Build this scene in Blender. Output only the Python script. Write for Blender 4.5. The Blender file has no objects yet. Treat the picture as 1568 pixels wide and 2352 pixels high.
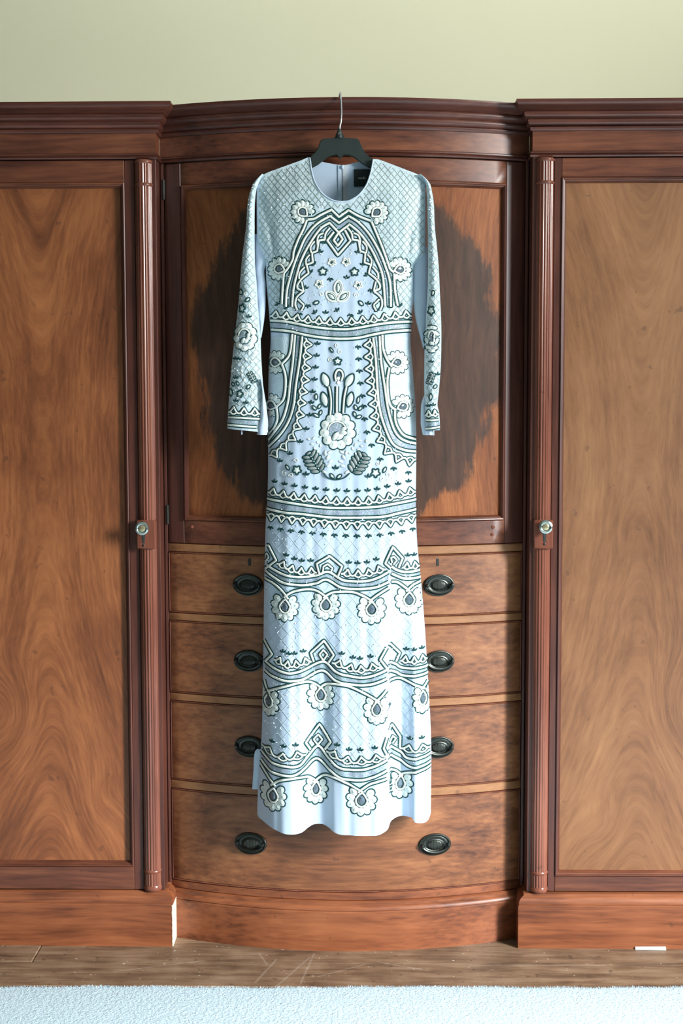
import bpy, bmesh, math, random
from mathutils import Vector, Matrix
import numpy as np
random.seed(7)
scene = bpy.context.scene
COL = scene.collection

# ------------------------------------------------------------------ camera
cam_d = bpy.data.cameras.new('camera')
cam = bpy.data.objects.new('camera', cam_d); COL.objects.link(cam)
cam_d.sensor_fit = 'VERTICAL'; cam_d.sensor_height = 36.0; cam_d.sensor_width = 24.0
cam_d.lens = 50.0
CP = Vector((0.0583, -3.43, 1.3563)); yaw, pitch, roll = 0.01904, -0.08155, -0.00231
fwd = Vector((-math.sin(yaw)*math.cos(pitch), math.cos(yaw)*math.cos(pitch), math.sin(pitch)))
rgt = fwd.cross(Vector((0, 0, 1))).normalized(); up = rgt.cross(fwd)
r2 = rgt*math.cos(roll) + up*math.sin(roll); u2 = up*math.cos(roll) - rgt*math.sin(roll)
M = Matrix((r2, u2, -fwd)).transposed().to_4x4(); M.translation = CP
cam.matrix_world = M
cam_d.dof.use_dof = True; cam_d.dof.focus_distance = 3.32; cam_d.dof.aperture_fstop = 3.2
cam_d.clip_end = 60
scene.camera = cam

# ------------------------------------------------------------------ light
w = bpy.data.worlds.new('room_light'); scene.world = w; w.use_nodes = True
bg = w.node_tree.nodes['Background']; bg.inputs[0].default_value = (0.56, 0.74, 0.73, 1); bg.inputs[1].default_value = 0.07
def area(name, loc, target, sx, sy, power, col, spread=180):
    l = bpy.data.lights.new(name, 'AREA'); l.shape = 'RECTANGLE'; l.size = sx; l.size_y = sy
    l.energy = power; l.color = col; l.spread = math.radians(spread)
    o = bpy.data.objects.new(name, l); COL.objects.link(o); o.location = loc
    o.rotation_euler = (Vector(target)-Vector(loc)).to_track_quat('-Z', 'Y').to_euler()
    return o
area('window_daylight', (3.5, -2.7, 1.85), (0.0, -0.8, -0.75), 0.6, 1.9, 106, (0.95, 0.98, 1.0), 68)
area('added_carpet_beam', (2.75, -2.9, 2.7), (0.3, -2.1, 0.0), 0.6, 0.9, 13, (1.0, 0.98, 0.95), 70)  # added lamp: brightens the carpet so it bounces light onto the lower fronts
area('added_wall_fill', (3.3, -2.0, 2.25), (-0.9, 0.5, 3.0), 0.6, 0.5, 16, (1.0, 0.98, 0.93), 54)  # added fill lamp, no such opening: brightens the wall above the cornice
vs = scene.view_settings
vs.view_transform = 'Standard'; vs.look = 'None'; vs.gamma = 1.0; vs.exposure = 0.12; vs.use_curve_mapping = False

# ------------------------------------------------------------------ materials
def lin(r, g, b):
    f = lambda c: (c/255/12.92 if c/255 <= .04045 else ((c/255+.055)/1.055)**2.4)
    return (f(r), f(g), f(b), 1)
class NT:
    def __init__(s, name):
        s.m = bpy.data.materials.new(name); s.m.use_nodes = True; s.t = s.m.node_tree
        s.b = s.t.nodes['Principled BSDF']
    def n(s, typ, **kw):
        nd = s.t.nodes.new(typ)
        for k, v in kw.items():
            if k.startswith('i_'):
                key = k[2:]; key = int(key) if key.isdigit() else key.replace('_', ' ')
                if hasattr(v, 'is_output') or isinstance(v, bpy.types.NodeSocket): s.t.links.new(v, nd.inputs[key])
                else: nd.inputs[key].default_value = v
            else: setattr(nd, k, v)
        return nd
    def link(s, a, b): s.t.links.new(a, b)
    def math(s, op, a, b=0.0, c=0.0):
        nd = s.t.nodes.new('ShaderNodeMath'); nd.operation = op
        for i, v in enumerate((a, b, c)):
            if isinstance(v, bpy.types.NodeSocket): s.link(v, nd.inputs[i])
            else: nd.inputs[i].default_value = v
        return nd.outputs[0]
    def mix(s, f, a, b, typ='MIX'):
        nd = s.t.nodes.new('ShaderNodeMix'); nd.data_type = 'RGBA'; nd.blend_type = typ
        for i, v in ((0, f), (6, a), (7, b)):
            if isinstance(v, bpy.types.NodeSocket): s.link(v, nd.inputs[i])
            else: nd.inputs[i].default_value = v
        return nd.outputs[2]
    def ramp(s, f, stops):
        nd = s.t.nodes.new('ShaderNodeValToRGB'); s.link(f, nd.inputs[0])
        el = nd.color_ramp.elements
        while len(el) < len(stops): el.new(.5)
        for e, (p, c) in zip(el, stops): e.position = p; e.color = c
        return nd.outputs[0]
    def xyz(s):
        tc = s.n('ShaderNodeTexCoord'); sp = s.n('ShaderNodeSeparateXYZ', i_0=tc.outputs['Object'])
        return tc.outputs['Object'], sp.outputs[0], sp.outputs[1], sp.outputs[2]
    def vec(s, x, y, z):
        nd = s.t.nodes.new('ShaderNodeCombineXYZ')
        for i, v in enumerate((x, y, z)):
            if isinstance(v, bpy.types.NodeSocket): s.link(v, nd.inputs[i])
            else: nd.inputs[i].default_value = v
        return nd.outputs[0]
    def noise(s, vec, scale, detail=4, rough=.55, dist=0):
        nd = s.n('ShaderNodeTexNoise'); s.link(vec, nd.inputs['Vector'])
        nd.inputs['Scale'].default_value = scale; nd.inputs['Detail'].default_value = detail
        nd.inputs['Roughness'].default_value = rough; nd.inputs['Distortion'].default_value = dist
        return nd.outputs[0]
    def bump(s, h, strength=.2, dist=.002):
        nd = s.n('ShaderNodeBump'); nd.inputs['Strength'].default_value = strength; nd.inputs['Distance'].default_value = dist
        s.link(h, nd.inputs['Height']); s.link(nd.outputs[0], s.b.inputs['Normal'])
    def fin(s, col, rough=.5, spec=.5, metal=0):
        if isinstance(col, bpy.types.NodeSocket): s.link(col, s.b.inputs['Base Color'])
        else: s.b.inputs['Base Color'].default_value = col
        if isinstance(rough, bpy.types.NodeSocket): s.link(rough, s.b.inputs['Roughness'])
        else: s.b.inputs['Roughness'].default_value = rough
        s.b.inputs['Specular IOR Level'].default_value = spec; s.b.inputs['Metallic'].default_value = metal
        return s.m
def plain(name, col, rough=.5, spec=.5, metal=0, nscale=60, var=.12):
    k = NT(name); o, x, y, z = k.xyz(); n = k.noise(o, nscale, 3)
    dark = tuple(c*(1-var) for c in col[:3])+(1,); lite = tuple(min(1, c*(1+var)) for c in col[:3])+(1,)
    return k.fin(k.ramp(n, [(.3, dark), (.7, lite)]), rough, spec, metal)

def wood(name, axis, stops, rough=.36, fig=None, seed=0.0, stain=None, gscale=1.0, spec=.5):
    """varnished mahogany; axis = grain direction; fig=(x0,z0,strength,knots) adds cathedral figure; stain = dark lobes of crotch veneer"""
    k = NT(name); o, x, y, z = k.xyz()
    wob = k.noise(k.vec(k.math('MULTIPLY', x, 1.0), k.math('ADD', y, seed), k.math('MULTIPLY', z, 1.0)), 3.0, 3)
    wob = k.math('SUBTRACT', wob, .5)
    if fig:
        x0, z0, A, knots = fig
        dx = k.math('SUBTRACT', x, x0); dz = k.math('SUBTRACT', z, z0)
        spreadz = k.math('MULTIPLY', dz, -.10)
        rr = k.math('SQRT', k.math('ADD', k.math('MULTIPLY', dx, dx), .0016))
        t = k.math('SUBTRACT', k.math('MULTIPLY', rr, A), k.math('MULTIPLY', k.math('MULTIPLY', dz, dz), A*.22))      # hourglass run of the grain
        t = k.math('ADD', t, k.math('MULTIPLY', wob, .035))
        for kx, kz, ks, kr in knots:      # growth rings bend around a knot
            d = k.math('SQRT', k.math('ADD', k.math('POWER', k.math('SUBTRACT', x, kx), 2.0), k.math('MULTIPLY', k.math('POWER', k.math('SUBTRACT', z, kz), 2.0), .55)))
            g = k.math('EXPONENT', k.math('MULTIPLY', k.math('MULTIPLY', d, d), -1/(kr*kr)))
            t = k.math('ADD', t, k.math('MULTIPLY', g, ks))
        v = k.vec(t, seed, k.math('MULTIPLY', z, .05))
        v2 = k.vec(k.math('ADD', t, k.math('MULTIPLY', x, .15)), seed+3, k.math('MULTIPLY', z, .10))
        g1 = k.noise(v, 24*gscale, 5, .65); g2 = k.noise(v2, 130*gscale, 4, .7)
    elif axis == 'z':
        v = k.vec(k.math('ADD', x, k.math('MULTIPLY', wob, .03)), k.math('ADD', y, seed), k.math('MULTIPLY', z, .05))
        g1 = k.noise(v, 28*gscale, 4, .6); g2 = k.noise(v, 130*gscale, 3, .6)
    else:
        v = k.vec(k.math('MULTIPLY', x, .07), k.math('ADD', y, seed), k.math('ADD', z, k.math('MULTIPLY', wob, .03)))
        g1 = k.noise(v, 26*gscale, 4, .6); g2 = k.noise(v, 120*gscale, 3, .6)
    big = k.noise(k.vec(x, k.math('ADD', y, seed*3), k.math('MULTIPLY', z, .7)), 4.5, 3)
    f = k.math('ADD', k.math('ADD', k.math('MULTIPLY', g1, .40), k.math('MULTIPLY', g2, .34)), k.math('MULTIPLY', big, .28))
    col = k.ramp(f, stops)
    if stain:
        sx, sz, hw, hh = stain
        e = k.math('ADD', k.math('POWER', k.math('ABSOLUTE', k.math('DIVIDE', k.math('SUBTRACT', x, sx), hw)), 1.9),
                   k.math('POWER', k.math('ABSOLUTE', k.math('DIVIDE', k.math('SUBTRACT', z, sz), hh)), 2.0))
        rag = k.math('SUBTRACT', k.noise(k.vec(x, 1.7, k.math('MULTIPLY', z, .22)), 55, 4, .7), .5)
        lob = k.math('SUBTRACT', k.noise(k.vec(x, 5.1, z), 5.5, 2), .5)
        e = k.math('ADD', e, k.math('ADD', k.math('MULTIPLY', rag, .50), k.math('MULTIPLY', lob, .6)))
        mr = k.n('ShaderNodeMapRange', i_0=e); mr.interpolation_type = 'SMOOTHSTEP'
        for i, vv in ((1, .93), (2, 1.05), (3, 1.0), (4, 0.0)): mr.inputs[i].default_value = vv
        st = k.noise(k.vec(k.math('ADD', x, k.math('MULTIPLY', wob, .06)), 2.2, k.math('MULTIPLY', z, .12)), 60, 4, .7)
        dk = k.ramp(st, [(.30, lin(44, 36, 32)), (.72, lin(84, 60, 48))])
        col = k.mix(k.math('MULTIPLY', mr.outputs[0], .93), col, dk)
    # tiny pores and old dents
    spots = k.noise(o, 42, 2, .4)
    dent = k.ramp(spots, [(.72, (0, 0, 0, 1)), (.76, (1, 1, 1, 1))])
    col = k.mix(k.math('MULTIPLY', dent, .35), col, lin(60, 40, 32))
    k.bump(g2, .10, .0008)
    return k.fin(col, k.math('ADD', k.math('MULTIPLY', big, .14), rough-.05), spec)

MAH = [(.36, lin(62, 33, 26)), (.50, lin(102, 58, 41)), (.66, lin(132, 80, 54))]
MAHP = [(.35, lin(74, 39, 25)), (.50, lin(128, 74, 43)), (.66, lin(170, 105, 62))]
MAHR = [(.34, lin(88, 55, 33)), (.50, lin(130, 86, 54)), (.66, lin(154, 108, 70))]
MAHD = [(.34, lin(54, 30, 25)), (.52, lin(85, 47, 37)), (.70, lin(110, 64, 48))]
RAILC = [(.30, lin(116, 74, 46)), (.55, lin(156, 108, 70)), (.8, lin(176, 130, 88))]
m_panL = wood('mahogany_figured_panel_a', 'z', MAHP, .40, fig=(-.725, 1.22, .9, [(-.85, .57, .13, .07), (-.60, .36, .03, .05)]), seed=1.3)
m_panR = wood('mahogany_figured_panel_b', 'z', MAHR, .42, fig=(.72, 1.20, .9, [(.85, .60, .13, .07), (.64, .30, .03, .05)]), seed=6.1)
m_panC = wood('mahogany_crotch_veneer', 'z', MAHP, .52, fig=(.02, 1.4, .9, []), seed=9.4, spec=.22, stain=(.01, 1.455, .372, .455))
m_woodz = wood('mahogany_upright_grain', 'z', MAHD, .34, seed=2.0)
m_woodx = wood('mahogany_level_grain', 'x', MAH, .34, seed=4.0)
m_base = wood('mahogany_plinth', 'x', [(.34, lin(74, 38, 26)), (.5, lin(132, 76, 47)), (.68, lin(160, 98, 62))], .40, seed=8.0)
m_corn = wood('mahogany_cornice', 'x', MAHD, .33, seed=5.0)
m_drawer = wood('mahogany_drawer_front', 'x', [(.36, lin(78, 45, 30)), (.5, lin(130, 81, 51)), (.66, lin(166, 111, 71))], .40, seed=11.0)
m_rail = wood('mahogany_light_rail', 'x', RAILC, .42, seed=14.0)
m_pil = wood('mahogany_reeded_column', 'z', [(.34, lin(84, 46, 36)), (.52, lin(120, 70, 54)), (.7, lin(146, 92, 72))], .20, seed=3.0)
m_dark = plain('dark_gap_wood', lin(58, 50, 44), .6)
m_void = plain('keyhole_dark', lin(40, 42, 40), .7)
m_pale = plain('bare_lit_wood', lin(226, 206, 180), .6, nscale=90)  # bare wood, with the light on the plinth return mixed into its colour
m_brass = plain('aged_bronze', lin(62, 66, 62), .33, .5, .75, 200, .25)
m_bronz = plain('aged_bronze_relief', lin(72, 74, 68), .42, .5, .7, 400, .35)
m_chrome = plain('knob_metal', lin(170, 180, 176), .18, .5, .9)
m_knobc = plain('knob_centre', lin(176, 166, 130), .25, .5, .6)
m_steel = plain('hook_steel', lin(205, 205, 210), .18, .5, 1)
m_black = plain('hanger_plastic', lin(40, 50, 48), .45, .5)
m_wall = None
k = NT('painted_plaster'); o_, x_, y_, z_ = k.xyz()
k.bump(k.noise(o_, 140, 3), .06, .001)
m_wall = k.fin(k.ramp(k.noise(o_, 1.6, 3), [(.3, lin(234, 234, 206)), (.7, lin(239, 239, 212))]), .75, .3)

def segdist(k, x, y, a, b):
    """distance from (x,y) to the segment a-b, as nodes"""
    dx, dy = b[0]-a[0], b[1]-a[1]; L2 = dx*dx+dy*dy
    px = k.math('SUBTRACT', x, a[0]); py = k.math('SUBTRACT', y, a[1])
    t = k.math('DIVIDE', k.math('ADD', k.math('MULTIPLY', px, dx), k.math('MULTIPLY', py, dy)), L2)
    nd = k.t.nodes.new('ShaderNodeClamp'); k.link(t, nd.inputs[0]); t = nd.outputs[0]
    ex = k.math('SUBTRACT', px, k.math('MULTIPLY', t, dx)); ey = k.math('SUBTRACT', py, k.math('MULTIPLY', t, dy))
    return k.math('SQRT', k.math('ADD', k.math('MULTIPLY', ex, ex), k.math('MULTIPLY', ey, ey)))
k = NT('worn_floor_board'); o_, x_, y_, z_ = k.xyz()
v = k.vec(k.math('MULTIPLY', x_, .12), y_, z_)
g1 = k.noise(v, 40, 5, .65, .4); g2 = k.noise(o_, 9, 4); sp = k.noise(o_, 75, 2, .5)
f = k.math('ADD', k.math('MULTIPLY', g1, .6), k.math('MULTIPLY', g2, .4))
c = k.ramp(f, [(.34, lin(72, 54, 42)), (.5, lin(118, 94, 73)), (.68, lin(150, 127, 104))])
c = k.mix(k.math('MULTIPLY', k.ramp(sp, [(.70, (0, 0, 0, 1)), (.74, (1, 1, 1, 1))]), .6), c, lin(215, 205, 190))
c = k.mix(k.math('MULTIPLY', k.ramp(k.noise(o_, 34, 2, .5), [(.30, (1, 1, 1, 1)), (.34, (0, 0, 0, 1))]), .6), c, lin(66, 52, 42))
for a, b in (((-.545, -.175), (-.34, -.108)), ((-.205, -.235), (-.165, -.10)), ((-.155, -.255), (-.085, -.085)), ((-.10, -.24), (-.075, -.06)),
             ((-.06, -.20), (.05, -.125)), ((.08, -.11), (.20, -.16)), ((.30, -.13), (.62, -.125)), ((-.21, -.06), (-.185, -.13))):
    d = segdist(k, x_, k.math('ADD', y_, k.math('MULTIPLY', k.math('SUBTRACT', g2, .5), .012)), a, b)
    s = k.ramp(d, [(0, (1, 1, 1, 1)), (.0028, (0, 0, 0, 1))])
    c = k.mix(k.math('MULTIPLY', s, k.math('MULTIPLY', g1, .6)), c, lin(176, 164, 150))
k.bump(g1, .25, .002)
m_floor = k.fin(c, .5, .4)
k = NT('pale_carpet'); o_, x_, y_, z_ = k.xyz()
n = k.noise(o_, 160, 3); k.bump(n, .6, .006)
m_carpet = k.fin(k.ramp(n, [(.25, lin(178, 198, 208)), (.7, lin(192, 210, 219))]), .95, .1)

def cloth(name, c0, c1, scale=420, rough=.55, spec=.25, sheen=.25):
    k = NT(name); o, x, y, z = k.xyz()
    n = k.noise(o, scale, 2); big = k.noise(o, 14, 3)
    k.bump(n, .12, .0006)
    k.b.inputs['Sheen Weight'].default_value = sheen
    return k.fin(k.ramp(k.math('ADD', k.math('MULTIPLY', n, .5), k.math('MULTIPLY', big, .5)), [(.3, c0), (.7, c1)]), rough, spec)
m_cloth = cloth('pale_blue_silk', lin(186, 205, 225), lin(200, 216, 232))
m_lining = cloth('pale_blue_lining', lin(186, 206, 226), lin(196, 214, 232))
def beadcloth(name):
    k = NT(name); o, x, y, z = k.xyz()
    vo = k.n('ShaderNodeTexVoronoi'); k.link(o, vo.inputs['Vector']); vo.inputs['Scale'].default_value = 330
    nz = k.noise(o, 30, 3)
    c = k.ramp(k.math('ADD', k.math('MULTIPLY', vo.outputs['Distance'], .5), k.math('MULTIPLY', nz, .7)), [(.25, lin(220, 235, 243)), (.5, lin(206, 224, 233)), (.8, lin(184, 204, 210))])
    k.bump(vo.outputs['Distance'], .5, .0012)
    k.b.inputs['Sheen Weight'].default_value = .15
    return k.fin(c, .45, .4)
m_bead = beadcloth('beaded_blue_grey_cloth')
def bandmat():
    k = NT('sequin_band_grey'); o, x, y, z = k.xyz()
    vo = k.n('ShaderNodeTexVoronoi'); k.link(o, vo.inputs['Vector']); vo.inputs['Scale'].default_value = 260
    c = k.mix(.18, k.ramp(vo.outputs['Distance'], [(.1, lin(180, 194, 206)), (.6, lin(146, 162, 174))]), vo.outputs['Color'], 'SOFT_LIGHT')
    k.bump(vo.outputs['Distance'], .5, .001)
    return k.fin(c, .3, .5)
m_band = bandmat()
m_cream = plain('cream_cord', lin(238, 240, 230), .55, .3, 0, 500, .07)
m_teal = plain('dark_teal_thread', lin(24, 70, 70), .5, .3, 0, 500, .2)
m_petal = plain('pale_beaded_petal', lin(222, 231, 226), .4, .5, 0, 420, .14)
m_petal2 = plain('pale_green_petal_heart', lin(200, 218, 212), .4, .5, 0, 420, .1)
m_gem = plain('smoky_gem', lin(92, 108, 120), .12, .8, 0, 300, .4)
m_grid = plain('lattice_thread', lin(184, 204, 214), .45, .4, 0, 500, .12)
m_gridb = plain('lattice_bead_string', lin(158, 174, 174), .35, .5, 0, 420, .25)
m_seq = plain('clear_sequin', lin(238, 246, 248), .08, .9, 0, 300, .05)
m_label = plain('black_woven_label', lin(30, 38, 38), .6)
m_ink = plain('label_lettering', lin(190, 190, 188), .6)

# ------------------------------------------------------------------ mesh helpers
def thing(name, loc, label, cat, group=None):
    o = bpy.data.objects.new(name, None); COL.objects.link(o); o.location = loc; o.empty_display_size = .1
    o['label'] = label; o['category'] = cat
    if group: o['group'] = group
    bpy.context.view_layer.update()
    return o
def mk(name, V, Fc, mat, parent=None, fm=None, smooth=True, ang=35, label=None, kind=None):
    me = bpy.data.meshes.new(name); me.from_pydata([tuple(v) for v in V], [], Fc)
    mats = mat if isinstance(mat, (list, tuple)) else [mat]
    for m in mats: me.materials.append(m)
    if fm: me.polygons.foreach_set('material_index', fm)
    bm = bmesh.new(); bm.from_mesh(me); bmesh.ops.recalc_face_normals(bm, faces=bm.faces); bm.to_mesh(me); bm.free()
    if smooth:
        me.polygons.foreach_set('use_smooth', [True]*len(me.polygons)); me.set_sharp_from_angle(angle=math.radians(ang))
    me.update()
    return link(name, me, parent, label, kind)
def link(name, me, parent=None, label=None, kind=None):
    o = bpy.data.objects.new(name, me); COL.objects.link(o)
    if parent is not None:
        o.parent = parent
        T = parent
        while T.parent is not None: T = T.parent
        if parent is T: o.matrix_parent_inverse = Matrix.Translation(T.location).inverted()
    if label: o['label'] = label
    if kind: o['kind'] = kind
    return o
class Geo:
    def __init__(s): s.V = []; s.F = []; s.M = []
    def add(s, V, F, m=0):
        b = len(s.V); s.V += [tuple(v) for v in V]; s.F += [tuple(b+i for i in f) for f in F]; s.M += [m]*len(F)
    def loft(s, secs, m=0, closed=True, caps=True):
        n = len(secs[0]); V = [p for q in secs for p in q]; F = []
        for i in range(len(secs)-1):
            for j in range(n if closed else n-1):
                j2 = (j+1) % n; F.append((i*n+j, i*n+j2, (i+1)*n+j2, (i+1)*n+j))
        if caps and closed: F.append(tuple(range(n-1, -1, -1))); F.append(tuple((len(secs)-1)*n+j for j in range(n)))
        s.add(V, F, m)
    def box(s, x0, x1, y0, y1, z0, z1, bev=.0015, m=0):
        b = min(bev, (x1-x0)*.3, (y1-y0)*.3, (z1-z0)*.3); secs = []
        for z, i in ((z0, b), (z0+b, 0), (z1-b, 0), (z1, b)):
            X0, X1, Y0, Y1 = x0+i, x1-i, y0+i, y1-i; c = b*.8
            secs.append([(X0+c, Y0, z), (X1-c, Y0, z), (X1, Y0+c, z), (X1, Y1-c, z), (X1-c, Y1, z), (X0+c, Y1, z), (X0, Y1-c, z), (X0, Y0+c, z)])
        s.loft(secs, m)
    def bow(s, x0, x1, z0, z1, of, ob, n=26, bev=.0016, m=0, yf=None):
        yf = yf or bowY; xs = [x0, x0+bev] + [x0+(x1-x0)*i/n for i in range(1, n)] + [x1-bev, x1]; secs = []
        for i, x in enumerate(xs):
            e = bev if i in (0, len(xs)-1) else 0; y = yf(x)
            secs.append([(x, y+of+bev+e, z0), (x, y+of+e, z0+bev), (x, y+of+e, z1-bev), (x, y+of+bev+e, z1), (x, y+ob, z1), (x, y+ob, z0)])
        s.loft(secs, m)
    def sweep(s, prof, path, m=0):
        """prof = closed ring of (outward, z), path = xy points, outward is to the right-hand turn of (dx,dy)->(-dy,dx)"""
        N = []
        for i, p in enumerate(path):
            ns = []
            for a, b in ((i-1, i), (i, i+1)):
                if 0 <= a and b < len(path):
                    dx, dy = path[b][0]-path[a][0], path[b][1]-path[a][1]; L = math.hypot(dx, dy); ns.append((-dy/L, dx/L))
            if len(ns) == 2:
                mx, my = ns[0][0]+ns[1][0], ns[0][1]+ns[1][1]; d = 1+ns[0][0]*ns[1][0]+ns[0][1]*ns[1][1]
                N.append((mx/d, my/d))
            else: N.append(ns[0])
        s.loft([[(p[0]+n[0]*o, p[1]+n[1]*o, z) for o, z in prof] for p, n in zip(path, N)], m)
    def obj(s, name, mat, parent=None, **kw): return mk(name, s.V, s.F, mat, parent, fm=s.M, **kw)
def bowY(x): return -.031 + .094*(x/.44)**2
def bowN(x):
    d = 2*.094*x/.44**2; L = math.hypot(1, d); return (d/L, -1/L)   # outward normal in xy

# ------------------------------------------------------------------ the room
g = Geo(); g.box(-4, 4, .50, .62, -.02, 2.95, .001); o = g.obj('wall_back', m_wall); o['kind'] = 'structure'
g = Geo(); g.box(-4, 4, -5.2, .62, -.08, -.022, .001); fl = g.obj('floor', m_dark); fl['kind'] = 'structure'
def board(x0, x1, y0, y1, z=0.0):
    g = Geo(); g.box(x0, x1, y0, y1, -.022, z, .002); g.obj('floor_board', m_floor, fl)
rows = [(-.420, -.2585), (-.257, -.1215), (-.120, .0185), (.020, .16), (.1615, .30), (.3015, .498)]
cuts = [(-4, -1.3, 1.6, 4), (-4, .95, 4), (-4, -.752, 2.2, 4), (-4, 1.1, 4), (-4, -.4, 4), (-4, .3, 4)]
for (y0, y1), cs in zip(rows, cuts):
    for a, b in zip(cs[:-1], cs[1:]): board(a+.0007, b-.0007, y0, y1, .0015 if (y0 == -.120 and a == -4) else 0)
g = Geo(); g.box(-4, 4, -5.2, .62, 2.95, 3.05, .001); o = g.obj('ceiling', plain('ceiling_white', lin(236, 238, 226), .8)); o['kind'] = 'structure'
# carpet with cut edge
car = thing('carpet', (0, -1.8, 0), 'pale blue-white cut pile carpet stopping short of the bare floor boards', 'carpet')
V = []; Fc = []; nx, ny = 200, 8
ys = [-.276, -.279, -.30, -.40, -.6, -1.0, -2.2, -5.1]
for j, y in enumerate(ys):
    for i in range(nx+1):
        x = -3.6+7.2*i/nx
        V.append((x, y + (.0035*math.sin(x*9)+.002*math.sin(x*41) if j < 2 else 0) + .010*x/.8*(1 if j < 3 else 0), [.0005, .008][min(j, 1)] if j < 2 else .0095))
for j in range(ny-1):
    for i in range(nx): a = j*(nx+1)+i; Fc.append((a, a+1, a+nx+2, a+nx+1))
mk('backing', V, Fc, m_carpet, car)
rng = np.random.default_rng(3); N = 110000
bx = rng.uniform(-1.15, 1.15, N); by = -.274+.013*bx - np.abs(rng.uniform(0, 1, N))**1.3*.42
by += .0035*np.sin(bx*9)+.002*np.sin(bx*41)
h = rng.uniform(.0035, .0058, N); th = rng.uniform(0, math.pi, N); wd = rng.uniform(.0009, .0016, N)
lx = rng.normal(0, .0014, N); ly = rng.normal(0, .0014, N)
P = np.empty((N, 3, 3)); z0 = np.full(N, .003)
P[:, 0] = np.stack([bx-wd*np.cos(th), by-wd*np.sin(th), z0], 1); P[:, 1] = np.stack([bx+wd*np.cos(th), by+wd*np.sin(th), z0], 1)
P[:, 2] = np.stack([bx+lx, by+ly, .006+h], 1)
me = bpy.data.meshes.new('pile'); me.from_pydata(P.reshape(-1, 3).tolist(), [], np.arange(3*N).reshape(-1, 3).tolist()); me.materials.append(m_carpet)
link('pile', me, car, kind='stuff')

# ------------------------------------------------------------------ wardrobe
CORN = [(0, 1.979), (.004, 1.979), (.007, 1.983), (.0075, 1.987), (.0045, 1.989), (.0085, 1.991), (.012, 1.996), (.013, 2.001), (.0115, 2.004),
        (.017, 2.007), (.022, 2.012), (.023, 2.018), (.0205, 2.021), (.0265, 2.023), (.031, 2.028), (.036, 2.031), (.041, 2.036), (.0430, 2.040), (.0430, 2.045), (-.02, 2.045), (-.02, 1.979)]
BEAD = [(0, 1.918), (.005, 1.918), (.007, 1.921), (.005, 1.924), (.003, 1.925), (.0055, 1.927), (.0055, 1.930), (.002, 1.932), (-.02, 1.932), (-.02, 1.918)]
FRZ = [(.0005, 1.932), (.0005, 1.979), (-.02, 1.979), (-.02, 1.932)]
PLN = [(.022, 0.0), (.022, .106), (.0195, .108), (.0205, .110), (.0195, .117), (.015, .124), (.009, .1275), (.0075, .1285), (.0075, .133), (.004, .1345), (-.02, .1345), (-.02, 0.0)]
def reed(z0, z1, R, xc, yc, reeded=True):
    n = 66; ring = []
    for i in range(n+1):
        a = math.pi*i/n; r = R*(1-.085*(1-abs(math.sin(a*9)))) if reeded else R
        ring.append((xc+r*math.cos(a), yc-r*math.sin(a)))
    ring += [(xc-R*.9, yc+.006), (xc+R*.9, yc+.006)]
    return [[(x, y, z0) for x, y in ring], [(x, y, z1) for x, y in ring]]
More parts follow.
